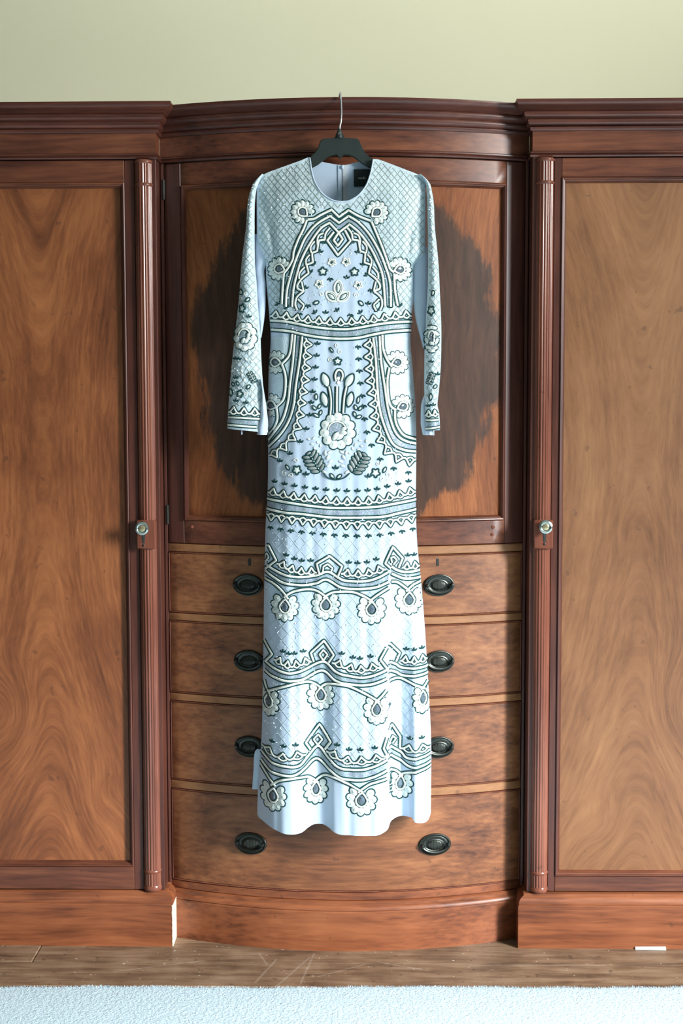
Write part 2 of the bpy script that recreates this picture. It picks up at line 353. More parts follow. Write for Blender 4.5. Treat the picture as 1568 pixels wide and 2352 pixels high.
def wing(sd, label):
    """sd=-1 or +1: the straight-fronted wing on that side of the bowed middle unit"""
    base = (sd*.79, .22, 0)
    T = thing('wardrobe_wing', base, label, 'wardrobe')
    X = lambda a, b: (min(sd*a, sd*b), max(sd*a, sd*b))
    inner, outer = .447, 1.13
    # carcass
    g = Geo(); g.box(*X(inner, inner+.022), .0, .47, .1345, 1.979); g.obj('side_panel', m_woodz, T)
    g = Geo(); g.box(*X(outer-.022, outer), .0, .47, .1345, 1.979); g.obj('side_panel', m_woodz, T)
    g = Geo(); g.box(*X(inner+.022, outer-.022), .45, .47, .1345, 1.979); g.obj('back_panel', m_woodz, T)
    g = Geo(); g.box(*X(inner+.022, outer-.022), .02, .45, 1.93, 1.96); g.obj('top_board', m_woodx, T)
    pth = [(-inner, .47), (-inner, 0), (-outer, 0), (-outer, .47)] if sd < 0 else [(outer, .47), (outer, 0), (inner, 0), (inner, .47)]
    g = Geo(); g.sweep(CORN, pth); g.obj('cornice', m_corn, T, ang=50)
    g = Geo(); g.sweep(FRZ, pth); g.obj('frieze', m_woodx, T)
    g = Geo(); g.sweep(BEAD, pth); g.obj('frieze_bead', m_corn, T, ang=50)
    g = Geo(); g.sweep(PLN, pth); pl = g.obj('plinth', [m_base, m_pale], T, ang=40)
    if sd < 0:      # chipped return at the inner corner; light falling on it is painted in too
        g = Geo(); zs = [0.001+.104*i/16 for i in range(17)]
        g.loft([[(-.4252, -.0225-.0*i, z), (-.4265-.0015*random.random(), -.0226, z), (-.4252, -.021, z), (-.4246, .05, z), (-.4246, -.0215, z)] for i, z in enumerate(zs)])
        g.obj('worn_lit_edge', m_pale, pl, label='chipped bare edge, coloured paler for the light falling on it')
    # door
    zt, zb = 1.916, .137
    pt, pb, pi = (1.8525, .2065, .533) if sd < 0 else (1.859, .187, .527)
    po = 1.05
    g = Geo(); g.box(*X(.4985, pi-.011), -.001, .02, zb, zt); D = g.obj('door', m_woodz, T)
    g = Geo(); g.box(*X(po+.011, 1.085), -.001, .02, zb, zt); g.obj('stile', m_woodz, D)
    g = Geo(); g.box(*X(pi-.0108, po+.0108), -.001, .02, pt+.011, zt); g.obj('top_rail', m_woodx, D)
    g = Geo(); g.box(*X(pi-.0108, po+.0108), -.001, .02, zb, pb-.011); g.obj('bottom_rail', m_woodx, D)
    g = Geo(); g.box(*X(pi-.004, po+.004), .0095, .016, pb-.004, pt+.004); g.obj('panel', m_panL if sd < 0 else m_panR, D)
    mould(D, X(pi-.011, po+.011), (pb-.011, pt+.011))
    for xc in (.477, 1.1065):
        xc *= sd; R = .0212; yc = .0045
        def col(nm, parts):
            g = Geo()
            for z0, z1, r, rd in parts: g.loft(reed(z0, z1, r, xc, yc, rd))
            return g.obj(nm, m_pil, D, ang=25)
        mid = abs(xc) < .6
        if mid:
            col('column_shaft', [(.1895, .9885, R, True)]); col('column_shaft', [(1.0585, 1.8535, R, True)])
        else: col('column_shaft', [(.1895, 1.8535, R, True)])
        def rnd(nm, z0, z1):
            n = 6; g = Geo(); secs = []
            for i in range(n+1):
                t = i/n; r = R*(1.0+.085*math.sin(math.pi*t))
                secs.append([(xc+r*math.cos(math.pi*j/24), yc-r*math.sin(math.pi*j/24), z0+(z1-z0)*t) for j in range(25)]+[(xc-R*.9, yc+.006, z0+(z1-z0)*t), (xc+R*.9, yc+.006, z0+(z1-z0)*t)])
            g.loft(secs); g.obj(nm, m_pil, D)
        rnd('column_ring', .1815, .1895); rnd('column_ring', 1.8535, 1.8615)
        col('column_foot', [(.150, .1815, R, True)]); rnd('column_base', .137, .150)
        col('column_neck', [(1.8615, 1.907, R, True)]); rnd('column_cap', 1.907, 1.9155)
        if mid:
            # lock block with knob
            g = Geo(); g.box(*X(.4555, .5005), -.0245, .0045, .9885, 1.0585, .0025); g.obj('lock_block', m_pil, D)
            kx, kz = (-.4845, 1.0405) if sd < 0 else (.4805, 1.0435)
            def lathe(nm, prof, mat, x, z, n=24, lab=None):
                g = Geo(); secs = [[(x+r*math.cos(2*math.pi*i/n), y, z+r*math.sin(2*math.pi*i/n)) for i in range(n)] for r, y in prof]
                g.loft(secs); g.obj(nm, mat, D, label=lab)
            lathe('knob', [(.0065, -.024), (.0055, -.032), (.009, -.036), (.0155, -.039), (.0168, -.043), (.0160, -.047), (.0125, -.0485), (.0105, -.0465), (.0085, -.046), (.0001, -.046)], m_chrome, kx, kz, lab='round silvery knob')
            lathe('knob_disc', [(.0082, -.0455), (.0078, -.0475), (.005, -.0487), (.0001, -.049)], m_knobc, kx, kz)
            g = Geo(); g.loft([[(kx+sd*.0+dx*s, y, kz-.0285+dz*s) for dx, dz in ((-.003, -.010), (.003, -.010), (.0036, .004), (.0046, .008), (.003, .012), (-.003, .012), (-.0046, .008), (-.0036, .004))] for y, s in ((-.0240, 1), (-.0249, 1), (-.0252, .8))])
            g.obj('keyhole', m_void, D)
            lathe('screw', [(.003, -.024), (.003, -.0255), (.002, -.0262), (.0001, -.0264)], m_brass, kx, kz-.0435, 12)
    return T
def mould(D, xr, zr, yoff=None, mat=None):
    """picture-frame moulding round a panel, mitred"""
    prof = [(0, -.0035), (.002, -.0052), (.0045, -.0045), (.0055, -.0015), (.0075, -.0005), (.0085, .0022), (.0115, .0075), (.0125, .0100), (0, .0120)]
    x0, x1 = xr; z0, z1 = zr; n = 26 if yoff else 1
    def P(x, z, d): return (x, (yoff(x) if yoff else 0)+d, z)
    for (ax, az, bx_, bz, nx_, nz) in ((x0, z0, x1, z0, 0, 1), (x1, z0, x1, z1, -1, 0), (x1, z1, x0, z1, 0, -1), (x0, z1, x0, z0, 1, 0)):
        g = Geo(); secs = []
        for i in range(n+1):
            t = i/n; sec = []
            for o, d in prof:
                dx, dz = bx_-ax, bz-az; L = math.hypot(dx, dz); ux, uz = dx/L, dz/L
                s = o + (L-2*o)*t
                sec.append(P(ax+ux*s+nx_*o, az+uz*s+nz*o, d))
            secs.append(sec)
        g.loft(secs); g.obj('moulding', mat or (m_woodx if nz else m_woodz), D, ang=40)
wing(-1, 'tall mahogany wardrobe wing with reddish panelled door and a chipped plinth corner painted paler where light falls')
wing(1, 'tall mahogany wardrobe wing with paler honey-brown panelled door, its plinth over a white paper slip')

# middle unit
C = thing('linen_press', (0, .25, 0), 'bow-fronted mahogany cupboard over four drawers, between two taller-doored wings', 'cupboard')
xs = [.445-.89*i/40 for i in range(41)]
bowpath = [(x, bowY(x)) for x in xs]
g = Geo(); g.sweep(CORN, bowpath); g.obj('cornice', m_corn, C, ang=50)
g = Geo(); g.sweep([(o_*1, z) for o_, z in FRZ], bowpath); g.obj('frieze', m_woodx, C)
g = Geo(); g.sweep(BEAD, bowpath); g.obj('frieze_bead', m_corn, C, ang=50)
for sx in (-1, 1):
    g = Geo(); a, b = sorted((sx*.4375, sx*.4455)); g.box(a, b, .062, .46, .0, 1.93); g.obj('side_panel', m_woodz, C)
g = Geo(); g.box(-.437, .437, .45, .46, .0, 1.97); g.obj('back_panel', m_woodz, C)
PLC = [(.015, 0), (.015, .0965), (.0125, .099), (.0145, .101), (.014, .106), (.009, .111), (.0065, .112), (.0065, .119), (.003, .1215), (-.02, .1215), (-.02, 0)]
g = Geo(); g.sweep(PLC, bowpath); g.obj('plinth', m_base, C, ang=40)
def rail(z0, z1, m=m_rail): g = Geo(); g.bow(-.437, .437, z0, z1, .001, .03); g.obj('rail', m, C)
rail(.122, .1415, m_base); rail(.3780, .3985); rail(.6010, .6195); rail(.8025, .8210); rail(.9740, .9935)
# cupboard door
zt, zb = 1.916, .9955; pt, pb = 1.862, 1.053; pl_, pr_ = -.394, .390
g = Geo(); g.bow(-.436, pl_, zb, zt, 0, .02, 4); D = g.obj('door', m_woodz, C)
g = Geo(); g.bow(pr_, .436, zb, zt, 0, .02, 4); g.obj('stile', m_woodz, D)
g = Geo(); g.bow(pl_+.0002, pr_-.0002, pt, zt, .0002, .02); g.obj('top_rail', m_woodx, D)
g = Geo(); g.bow(pl_+.0002, pr_-.0002, zb, pb, .0002, .02); g.obj('bottom_rail', m_woodx, D)
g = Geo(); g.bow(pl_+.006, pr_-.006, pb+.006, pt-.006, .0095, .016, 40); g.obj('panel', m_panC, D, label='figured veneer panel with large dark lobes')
mould(D, (pl_, pr_), (pb, pt), yoff=bowY)
for z in (1.065, 1.855):
    g = Geo(); y = bowY(.437)
    secs = []
    for zz, r in ((z-.024, .002), (z-.0235, .0032), (z+.0235, .0032), (z+.024, .002)):
        secs.append([(-.4372+r*math.cos(i*math.pi/4), y-.001+r*math.sin(i*math.pi/4), zz) for i in range(8)])
    g.loft(secs); g.obj('hinge', m_brass, D)
for x, z in ((.362, 1.036), (.360, 1.018), (-.374, 1.037)):
    g = Geo(); y = bowY(x)
    g.loft([[(x+r*math.cos(i*math.pi/5), y+d, z+r*math.sin(i*math.pi/5)) for i in range(10)] for r, d in ((.0042, .003), (.0042, -.0015), (.003, -.003), (.0002, -.0033))]); g.obj('peg', m_pil, D)
# drawers
def handle(dr, x, z, a, b):
    y = bowY(x); nx_, ny_ = bowN(x); tx, ty = -ny_, nx_
    def P(u, d, v): return (x+tx*u+nx_*d, y+ty*u+ny_*d, z+v)
    g = Geo(); n = 40
    prof = [(1.0, -.001), (1.0, .0018), (.97, .0032), (.92, .0036), (.86, .0020), (.80, .0016), (.74, .0028), (.66, .0024), (.60, .0015), (.52, .0022), (.48, .0038), (.40, .0052), (.25, .0062), (.001, .0066)]
    g.loft([[P(a*s*math.cos(2*math.pi*i/n), d, b*(s if s > .7 else s*.86)*math.sin(2*math.pi*i/n)) for i in range(n)] for s, d in prof])
    pl = g.obj('handle_plate', m_brass, dr, label='oval bronze drawer plate')
    g = Geo(); secs = []; K = 26      # swinging bail
    for i in range(K+1):
        t = math.pi*(i/K); u = -a*.80*math.cos(t); v = -b*.64*math.sin(t) + b*.02; d = .0085+.0015*math.sin(t)
        du, dv = a*.80*math.sin(t), -b*.64*math.cos(t); L = math.hypot(du, dv); pu, pv = -dv/L, du/L
        r = .0021+.0013*math.sin(t)
        secs.append([P(u+pu*r*math.cos(q*math.pi/4), d+r*math.sin(q*math.pi/4), v+pv*r*math.cos(q*math.pi/4)) for q in range(8)])
    g.loft(secs); g.obj('bail', m_brass, dr)
    for s in (-1, 1):
        g = Geo(); g.loft([[P(s*a*.80+r*math.cos(q*math.pi/6), d, b*.03+r*math.sin(q*math.pi/6)) for q in range(12)] for r, d in ((.0042, .001), (.0036, .005), (.0048, .0085), (.0048, .0115), (.0030, .0140), (.0002, .0146))])
        g.obj('handle_post', m_brass, dr)
    g = Geo()       # reeded relief in the oval centre
    for q in range(9):
        u = a*.40*(q-4)/4.4; hv = b*.40*math.sqrt(max(.05, 1-((q-4)/4.6)**2)); dep = .0064-.0014*((q-4)/4)**2
        g.loft([[P(u+rr*math.cos(p*math.pi/3), dep+rr*math.sin(p*math.pi/3)*.7, v) for p in range(6)] for v, rr in ((-hv, .0003), (-hv*.8, .0011), (hv*.8, .0011), (hv, .0003))])
    g.obj('plate_relief', m_bronz, dr)
def drawer(z0, z1, hz, xl, xr, a, b, keys):
    g = Geo(); g.bow(-.433, .433, z0+.003, z1-.003, .0012, .022, 40, .0012); dr = g.obj('drawer', m_drawer, C)
    g = Geo(); g.bow(-.4362, .4362, z0, z0+.0026, -.0012, .012); g.bow(-.4362, .4362, z1-.0026, z1, -.0012, .012)
    for s in (-1, 1):
        p, q = sorted((s*.4336, s*.4362)); g.bow(p, q, z0+.0026, z1-.0026, -.0012, .012, 2, .0006)
    g.obj('cock_bead', m_pil, dr)
    for x in (xl, xr): handle(dr, x, hz, a, b)
    for x, z in keys:
        y = bowY(x)
        g = Geo(); sh = ((-.0034, -.009), (.0034, -.009), (.0036, .002), (.0042, .0055), (.003, .009), (-.003, .009), (-.0042, .0055), (-.0036, .002))
        nx_, ny_ = bowN(x)
        g.loft([[(x-ny_*u*s+nx_*d, y+nx_*u*s+ny_*d, z+v*s) for u, v in sh] for d, s in ((-.006, 1), (-.0008, 1), (-.0002, .8))]); g.obj('keyhole', m_void, dr)
drawer(.8225, .9730, .8985, -.2345, .2285, .0385, .0268, [(-.2305, .954), (.2255, .954)])
drawer(.6210, .8015, .7115, -.2335, .2295, .0385, .0268, [])
drawer(.4000, .6000, .4990, -.2335, .2295, .0385, .0268, [])
drawer(.1430, .3770, .2565, -.2325, .2205, .0410, .0275, [])

# paper slip under the plinth of the right wing
g = Geo(); g.loft([[(.710+.074*t, -.0255+.0025*math.sin(t*5), z) for z in (.0004, .0058, .0062, .0008)] if False else
                   [(.712+.074*t, -.0235+.0012*math.sin(t*4), .0003), (.712+.074*t, -.0270-.0030*t, .0003), (.712+.074*t, -.0262-.003*t, .0062+.001*t), (.712+.074*t, -.0245, .0066+.001*t)] for t in [i/8 for i in range(9)]])
o = g.obj('paper_slip', plain('white_paper', lin(236, 240, 236), .7)); o['label'] = 'narrow folded white paper slip lying against the wardrobe plinth'; o['category'] = 'paper'

# ================================================================== THE DRESS
# The dress is traced in image pixels (u right, v down), mapped by camera homography; the cloth surface gives the depth.
HM = (0.00099217706, -2.1731783e-06, -0.77992366, 5.3836434e-06, -0.00102185319, 2.25683404, 5.6507658e-06, -2.44237509e-05)
def XZ(u, v):
    d = HM[6]*u+HM[7]*v+1
    return (HM[0]*u+HM[1]*v+HM[2])/d, (HM[3]*u+HM[4]*v+HM[5])/d
def crv(tab, step=1.0):
    """smooth interpolant through (key,value) rows"""
    ks = np.array([a for a, b in tab], float); vs_ = np.array([b for a, b in tab], float)
    m = np.gradient(vs_, ks)
    d = np.diff(vs_)/np.diff(ks)
    for i in range(1, len(ks)-1):
        if d[i-1]*d[i] <= 0: m[i] = 0
        else: m[i] = np.sign(d[i])*min(abs(m[i]), 3*min(abs(d[i]), abs(d[i-1])))
    x = np.arange(ks[0], ks[-1]+step, step); i = np.clip(np.searchsorted(ks, x, side='right')-1, 0, len(ks)-2)
    h_ = ks[i+1]-ks[i]; t = np.clip((x-ks[i])/h_, 0, 1)
    y = (1+2*t)*(1-t)**2*vs_[i]+t*(1-t)**2*h_*m[i]+t*t*(3-2*t)*vs_[i+1]+t*t*(t-1)*h_*m[i+1]
    y = y.tolist(); k0 = ks[0]; n = len(y)
    def f(q):
        p = (q-k0)/step
        if p <= 0: return y[0]
        if p >= n-1: return y[-1]
        j = int(p); return y[j]+(y[j+1]-y[j])*(p-j)
    return f
sstep = lambda a, b, t: (lambda q: q*q*(3-2*q))(min(1, max(0, (t-a)/(b-a))))
bL = crv([(340, 586), (545, 586), (562, 591), (582, 600), (600, 606), (640, 607), (690, 611), (725, 614), (770, 617), (850, 612), (950, 611), (1050, 611), (1150, 609), (1195, 606), (1300, 603), (1400, 601), (1500, 600), (1600, 598), (1700, 596), (1760, 592), (1860, 586), (1960, 584)])
bR = crv([(340, 979), (575, 979), (592, 966), (606, 952), (640, 951), (680, 951), (725, 947), (770, 944), (850, 950), (950, 957), (1050, 958), (1150, 957), (1250, 960), (1350, 970), (1450, 978), (1550, 984), (1650, 990), (1750, 993), (1880, 992), (1960, 992)])
topF = crv([(570, 436), (575, 422), (580, 414), (586, 407), (594, 400), (604, 395), (650, 378), (690, 364), (709, 357), (711, 364), (714, 388), (722, 415), (735, 438), (750, 452), (768, 461), (788, 463), (806, 459), (825, 446), (840, 426), (849, 402), (854, 380), (857, 362), (860, 361), (900, 373), (935, 386), (962, 396), (975, 402), (984, 411), (990, 421), (995, 440)])
topB = crv([(570, 436), (586, 407), (604, 395), (650, 378), (690, 364), (709, 358), (740, 364), (775, 370), (788, 371), (825, 363), (858, 361), (900, 373), (935, 386), (962, 396), (984, 411), (995, 440)])
waist = crv([(560, 755), (610, 756), (700, 766), (780, 772), (860, 766), (950, 755), (1010, 753)])
hem = crv([(580, 1876), (586, 1889), (600, 1896), (625, 1904), (665, 1912), (690, 1910), (708, 1902), (722, 1896), (738, 1895), (752, 1899), (768, 1908), (795, 1912), (850, 1912), (875, 1908), (893, 1897), (908, 1886), (925, 1883), (946, 1882), (950, 1889), (960, 1894), (975, 1897), (986, 1893), (992, 1882)])
Tt = crv([(340, .034), (480, .040), (620, .042), (755, .030), (900, .036), (1050, .040), (1300, .040), (1950, .044)])
foldp = crv([(575, .0), (596, .002), (630, -.014), (655, -.018), (690, -.010), (716, .010), (738, .010), (768, -.008), (805, -.016), (840, -.019), (875, -.021), (890, -.017), (898, .018), (920, .020), (938, .006), (958, -.010), (978, -.008), (1000, .002)])
def ripple(u, v):
    a = sstep(600, 760, v)
    r = .0012*math.sin(u*.150+v*.0042+1.3*math.sin(v*.006))+.0006*math.sin(u*.265-v*.006+1.1)+.0010*math.sin(u*.083+v*.008+2)
    return r*(.25+.35*a)*(1+.3*sstep(1150, 1350, v)*(1-sstep(1800, 1880, v)))
def SB(u, v):
    """front of the body of the dress"""
    L, R = bL(v), bR(v); s = min(.9995, abs((u-L)/(R-L)*2-1)); top = topF(min(max(u, 572), 994))
    sh = 1.0
    if v < 560:
        line = 357+max(0, abs(u-784)-74)*.31          # shoulder slope
        sh = .42+.58*sstep(-4, 85, v-line)
    q = sstep(430, 820, v)*.025; y = -.080+q-(Tt(v)+q)*sh*(1-s**3.2)**.62
    k = sstep(1230, 1800, v)
    y += 1.25*foldp(u)*k*(.55+.45*sstep(1300, 1420, v))
    if v > 1240 and v < 1420:                        # pleat at the right starts softly
        pass
    # pulls from the armholes
    for cx, sg in ((622, 1), (944, -1)):
        d = (u-(cx+sg*(v-520)*.10)); y += .0035*math.exp(-(d/6)**2)*sstep(470, 540, v)*(1-sstep(570, 640, v))
        d2 = (u-(cx-sg*16+sg*(v-480)*.22)); y += .0030*math.exp(-(d2/7)**2)*sstep(410, 470, v)*(1-sstep(520, 600, v))
    return y+ripple(u, v)
def SBback(u, v):
    L, R = bL(v), bR(v); s = min(.9995, abs((u-L)/(R-L)*2-1))
    sh = .35+.65*sstep(0, 90, v-(357+max(0, abs(u-784)-74)*.31))
    q = sstep(430, 820, v)*.025; return -.080+q+(.026-.4*q)*sh*(1-s**4)**.6
sLo = crv([(395, 600), (404, 590), (415, 580), (435, 572), (520, 562), (600, 552), (690, 545), (780, 535), (880, 525), (960, 520), (1000, 518)])
sLi = crv([(395, 603), (404, 597), (415, 592), (435, 585.5), (500, 582), (600, 583), (650, 587), (700, 590), (760, 595), (830, 598), (900, 603), (960, 610), (1000, 614)])
sRo = crv([(395, 965), (402, 975), (411, 984), (440, 994), (520, 1000), (600, 1008), (680, 1012), (760, 1015), (850, 1013), (900, 1009), (930, 1006), (950, 1010), (1000, 1012)])
sRi = crv([(395, 962), (402, 970), (411, 976), (440, 981), (520, 983), (600, 984), (660, 983), (730, 979), (800, 976), (880, 975), (930, 976), (1000, 976)])
def slv(Lf, Rf, ym, T, ph):
    def S(u, v):
        L, R = Lf(v), Rf(v); s = min(.9995, max(-.9995, (u-L)/(R-L)*2-1))
        y = ym-T*math.sqrt(1-s*s)*(.45+.55*sstep(395, 520, v))
        return y+.0010*math.sin(v*.19+u*.05+ph)+.0008*math.sin(v*.31-u*.11)
    return S
SL = slv(sLo, sLi, -.088, .026, 0); SR = slv(sRo, sRi, -.088, .026, 2)
SR_ = SR
def pt(S, u, v, h=0.0):
    if S is SB: u = min(max(u, bL(v)+.3), bR(v)-.3)      # trimmings wrap round the side seams
    x, z = XZ(u, v); return (x, S(u, v)-h, z)
def sheet(name, mat, parent, S, Lf, Rf, top, bot, nu, nv, thick=None, label=None):
    V = []; Fc = []
    for j in range(nv+1):
        t = j/nv
        for i in range(nu+1):
            s = i/nu; s = .5-.5*math.cos(math.pi*s)*(.35)-.5*(1-2*s)*.65 if nu > 30 else s
            a, b = top(s), bot(s); v = a+(b-a)*t; u = Lf(v)+(Rf(v)-Lf(v))*s
            V.append(pt(S, u, v))
    for j in range(nv):
        for i in range(nu): a = j*(nu+1)+i; Fc.append((a, a+1, a+nu+2, a+nu+1))
    o = mk(name, V, Fc, mat, parent, ang=180, label=label)
    return o
DR = thing('dress', (0, -.085, .33), 'long-sleeved pale blue beaded evening dress with cream scrollwork hanging from a black hanger', 'dress')
lerp = lambda a, b, s: a+(b-a)*s
bod = sheet('bodice', m_bead, DR, SB, bL, bR, lambda s: topF(lerp(586, 979, s)), lambda s: waist(lerp(614, 946, s)), 190, 130)
skt = sheet('skirt', m_cloth, DR, SB, bL, bR, lambda s: waist(lerp(614, 946, s)), lambda s: hem(lerp(584, 992, s)), 230, 240)
bk = sheet('back', m_lining, DR, SBback, bL, bR, lambda s: topB(lerp(586, 979, s)), lambda s: 1880, 60, 80, label='plain pale blue back of the dress')
# hem return so the cloth has an edge
V = []; Fc = []; n = 230
for i in range(n+1):
    u = lerp(584.5, 991.5, i/n); p = pt(SB, u, hem(u)); V += [p, (p[0], p[1]+.0035, p[2]+.0006), (p[0], p[1]+.006, p[2]+.022)]
for i in range(n):
    for j in (0, 1): a = i*3+j; Fc.append((a, a+3, a+4, a+1))
mk('hem_turning', V, Fc, m_cloth, DR, ang=180)
# neckline binding
def cord_geo(S, pts, wpx, h, g, m, lift=0.0, nseg=6):
    """half-round cord of image-pixel width wpx laid on surface S along dense image-pixel points"""
    n = len(pts); secs = []
    for i in range(n):
        a = pts[max(0, i-1)]; b = pts[min(n-1, i+1)]; dx, dy = b[0]-a[0], b[1]-a[1]; L = math.hypot(dx, dy) or 1
        nx_, ny_ = -dy/L, dx/L; u, v = pts[i]; sec = []
        y0 = S(u, v)
        for q in range(nseg+1):
            t = -1+2*q/nseg; off = t*wpx/2
            x, z = XZ(u+nx_*off, v+ny_*off); yl = S(u+nx_*off, v+ny_*off)
            sec.append((x, min(yl, y0+.002)-lift-h*math.sqrt(max(0, 1-t*t)), z))
        secs.append(sec)
    g.loft(secs, m, closed=False)
def dense(pts, smooth=True, step=2.2):
    out = []
    if smooth and len(pts) > 2:
        P = [pts[0]]+list(pts)+[pts[-1]]
        for i in range(1, len(P)-2):
            p0, p1, p2, p3 = P[i-1:i+3]; k = max(2, int(math.hypot(p2[0]-p1[0], p2[1]-p1[1])/step))
            for j in range(k):
                t = j/k; out.append(tuple(.5*(2*p1[c]+(p2[c]-p0[c])*t+(2*p0[c]-5*p1[c]+4*p2[c]-p3[c])*t*t+(3*p1[c]-p0[c]-3*p2[c]+p3[c])*t**3) for c in (0, 1)))
        out.append(tuple(pts[-1]))
    else:
        for a, b in zip(pts[:-1], pts[1:]):
            k = max(1, int(math.hypot(b[0]-a[0], b[1]-a[1])/step))
            out += [(a[0]+(b[0]-a[0])*j/k, a[1]+(b[1]-a[1])*j/k) for j in range(k)]
        out.append(tuple(pts[-1]))
    return out
class Z:
    def __init__(s, x, y, f): s.x, s.y, s.f = x, y, f
    def __call__(s, *p): return [(s.x+a*s.f, s.y+b*s.f) for a, b in p]
    def one(s, a, b): return (s.x+a*s.f, s.y+b*s.f)
def cord(S, segs, name='cord_trim', wpx=5.9, out=11.6, parent=None, h=.0030, step=2.2, mc=None, mo=None):
    """cream cord edged with dark thread; segs = list of point lists (smoothed one by one, corners stay sharp)"""
    pts = []
    for sg in segs:
        d = dense(sg, True, step); pts += d if not pts else d[1:] if d[0] == pts[-1] else d
    g = Geo()
    if out: cord_geo(S, pts, out, h*.38, g, 1, .0006, 4)
    cord_geo(S, pts, wpx, h, g, 0, .0008)
    return g.obj(name, [mc or m_cream, mo or m_teal], parent or DR, ang=80)
def band(S, top, bot, name='sequin_band', parent=None, n=120):
    a = dense(top, True); b = dense(bot, True); V = []; Fc = []
    def at(p, t): q = t*(len(p)-1); i = min(int(q), len(p)-2); f = q-i; return (p[i][0]+(p[i+1][0]-p[i][0])*f, p[i][1]+(p[i+1][1]-p[i][1])*f)
    K = 5
    for i in range(n+1):
        A, B = at(a, i/n), at(b, i/n)
        for j in range(K+1): V.append(pt(S, A[0]+(B[0]-A[0])*j/K, A[1]+(B[1]-A[1])*j/K, .0007))
    for i in range(n):
        for j in range(K): q = i*(K+1)+j; Fc.append((q, q+1, q+K+2, q+K+1))
    return mk(name, V, Fc, m_band, parent or DR, ang=180)
cord(SB, [[(709.5, 358), (711.5, 366), (714.5, 388), (722, 415), (735, 438), (750, 452), (768, 461), (788, 463), (806, 459), (825, 446), (840, 426), (849, 402), (854, 380), (857, 362)]], 'neck_binding', 3.2, 0, h=.0018, mc=m_cloth)
# plain panels of the bodice front and the skirt sides in beaded cloth
def patch(S, outline_l, outline_r, v0, v1, mat, name, lift=.0005, nu=60, nv=70, label=None):
    V = []; Fc = []; fl_, fr_ = crv(outline_l), crv(outline_r)
    for j in range(nv+1):
        v = v0+(v1-v0)*j/nv; a, b = fl_(v), fr_(v)
        for i in range(nu+1): V.append(pt(S, a+(b-a)*i/nu, v, lift))
    for j in range(nv):
        for i in range(nu): q = j*(nu+1)+i; Fc.append((q, q+1, q+nu+2, q+nu+1))
    return mk(name, V, Fc, mat, DR, ang=180, label=label)
Z1 = Z(590, 460, .24235); Z2 = Z(590, 720, .24235); Z3 = Z(590, 980, .24235)
patch(SB, [(516, 752), (540, 735), (580, 712), (620, 695), (680, 680), (738, 672)], [(516, 802), (540, 818), (580, 845), (620, 862), (680, 880), (738, 884)], 516, 736, m_cloth, 'front_panel', label='smooth pale blue inset under the arch')
patch(SB, [(760, 618), (850, 613), (950, 612), (1046, 612)], [(760, 676), (850, 672), (950, 662), (1000, 642), (1030, 625), (1046, 612.5)], 772, 1046, m_bead, 'side_panel', nu=24, label='greyer beaded side panel')
patch(SB, [(760, 880), (850, 876), (950, 888), (1000, 910), (1030, 935), (1046, 957)], [(760, 943), (850, 949), (950, 956), (1046, 957.5)], 772, 1046, m_bead, 'side_panel', nu=24, label='greyer beaded side panel')

# ---------------- beaded lattice
def lattice(S, name, inside, u0, u1, v0, v1, su, sv, wpx, h, mat, lift=.0002, step=6, parent=None):
    g = Geo()
    for sgn in (1, -1):
        k = sv/su; c = -2000
        lo, hi = (v0-(k*u1 if sgn > 0 else -k*u0)), (v1-(k*u0 if sgn > 0 else -k*u1)); c = lo-(lo % sv)
        while c < hi+sv:
            run = []; u = u0
            while u <= u1:
                v = c+sgn*k*u
                if v0 <= v <= v1 and inside(u, v): run.append((u, v))
                else:
                    if len(run) > 2: cord_geo(S, run, wpx, h, g, 0, lift, 2)
                    run = []
                u += step/math.hypot(1, k)
            if len(run) > 2: cord_geo(S, run, wpx, h, g, 0, lift, 2)
            c += sv
    return g.obj(name, [mat], parent or DR, ang=180, kind='stuff')
archL = crv([(480, 712), (520, 698), (560, 684), (600, 672), (640, 662), (700, 655), (740, 652)]); archR = crv([(480, 848), (520, 858), (560, 872), (600, 886), (640, 896), (700, 902), (740, 905)])
def in_bod(u, v):
    if not (bL(v)+3 < u < bR(v)-3 and v > topF(u)+5 and v < waist(u)-38): return False
    if v > 480 and archL(v) < u < archR(v): return False
    return True
lattice(SB, 'bead_lattice', in_bod, 588, 977, 360, 720, 14.5, 18, 2.2, .0011, m_gridb, step=5)
def in_skt(u, v): return bL(v)+2 < u < bR(v)-2 and v > 1205 and v < 1850-(0)
bandc = [crv([(590, 1318), (650, 1328), (752, 1318), (830, 1336), (892, 1325), (960, 1318), (1000, 1318)]), crv([(590, 1538), (660, 1553), (740, 1533), (850, 1562), (892, 1548), (930, 1541), (1000, 1545)]), crv([(590, 1752), (680, 1768), (730, 1738), (800, 1774), (892, 1758), (960, 1752), (1000, 1755)])]
def in_skt2(u, v):
    if not in_skt(u, v) or v > bandc[2](u): return False
    return all(not (-4 < v-b(u) < 24) for b in bandc[:2])
lattice(SB, 'thread_lattice', in_skt2, 588, 992, 1200, 1780, 27, 32, 1.6, .0007, m_grid, step=5)
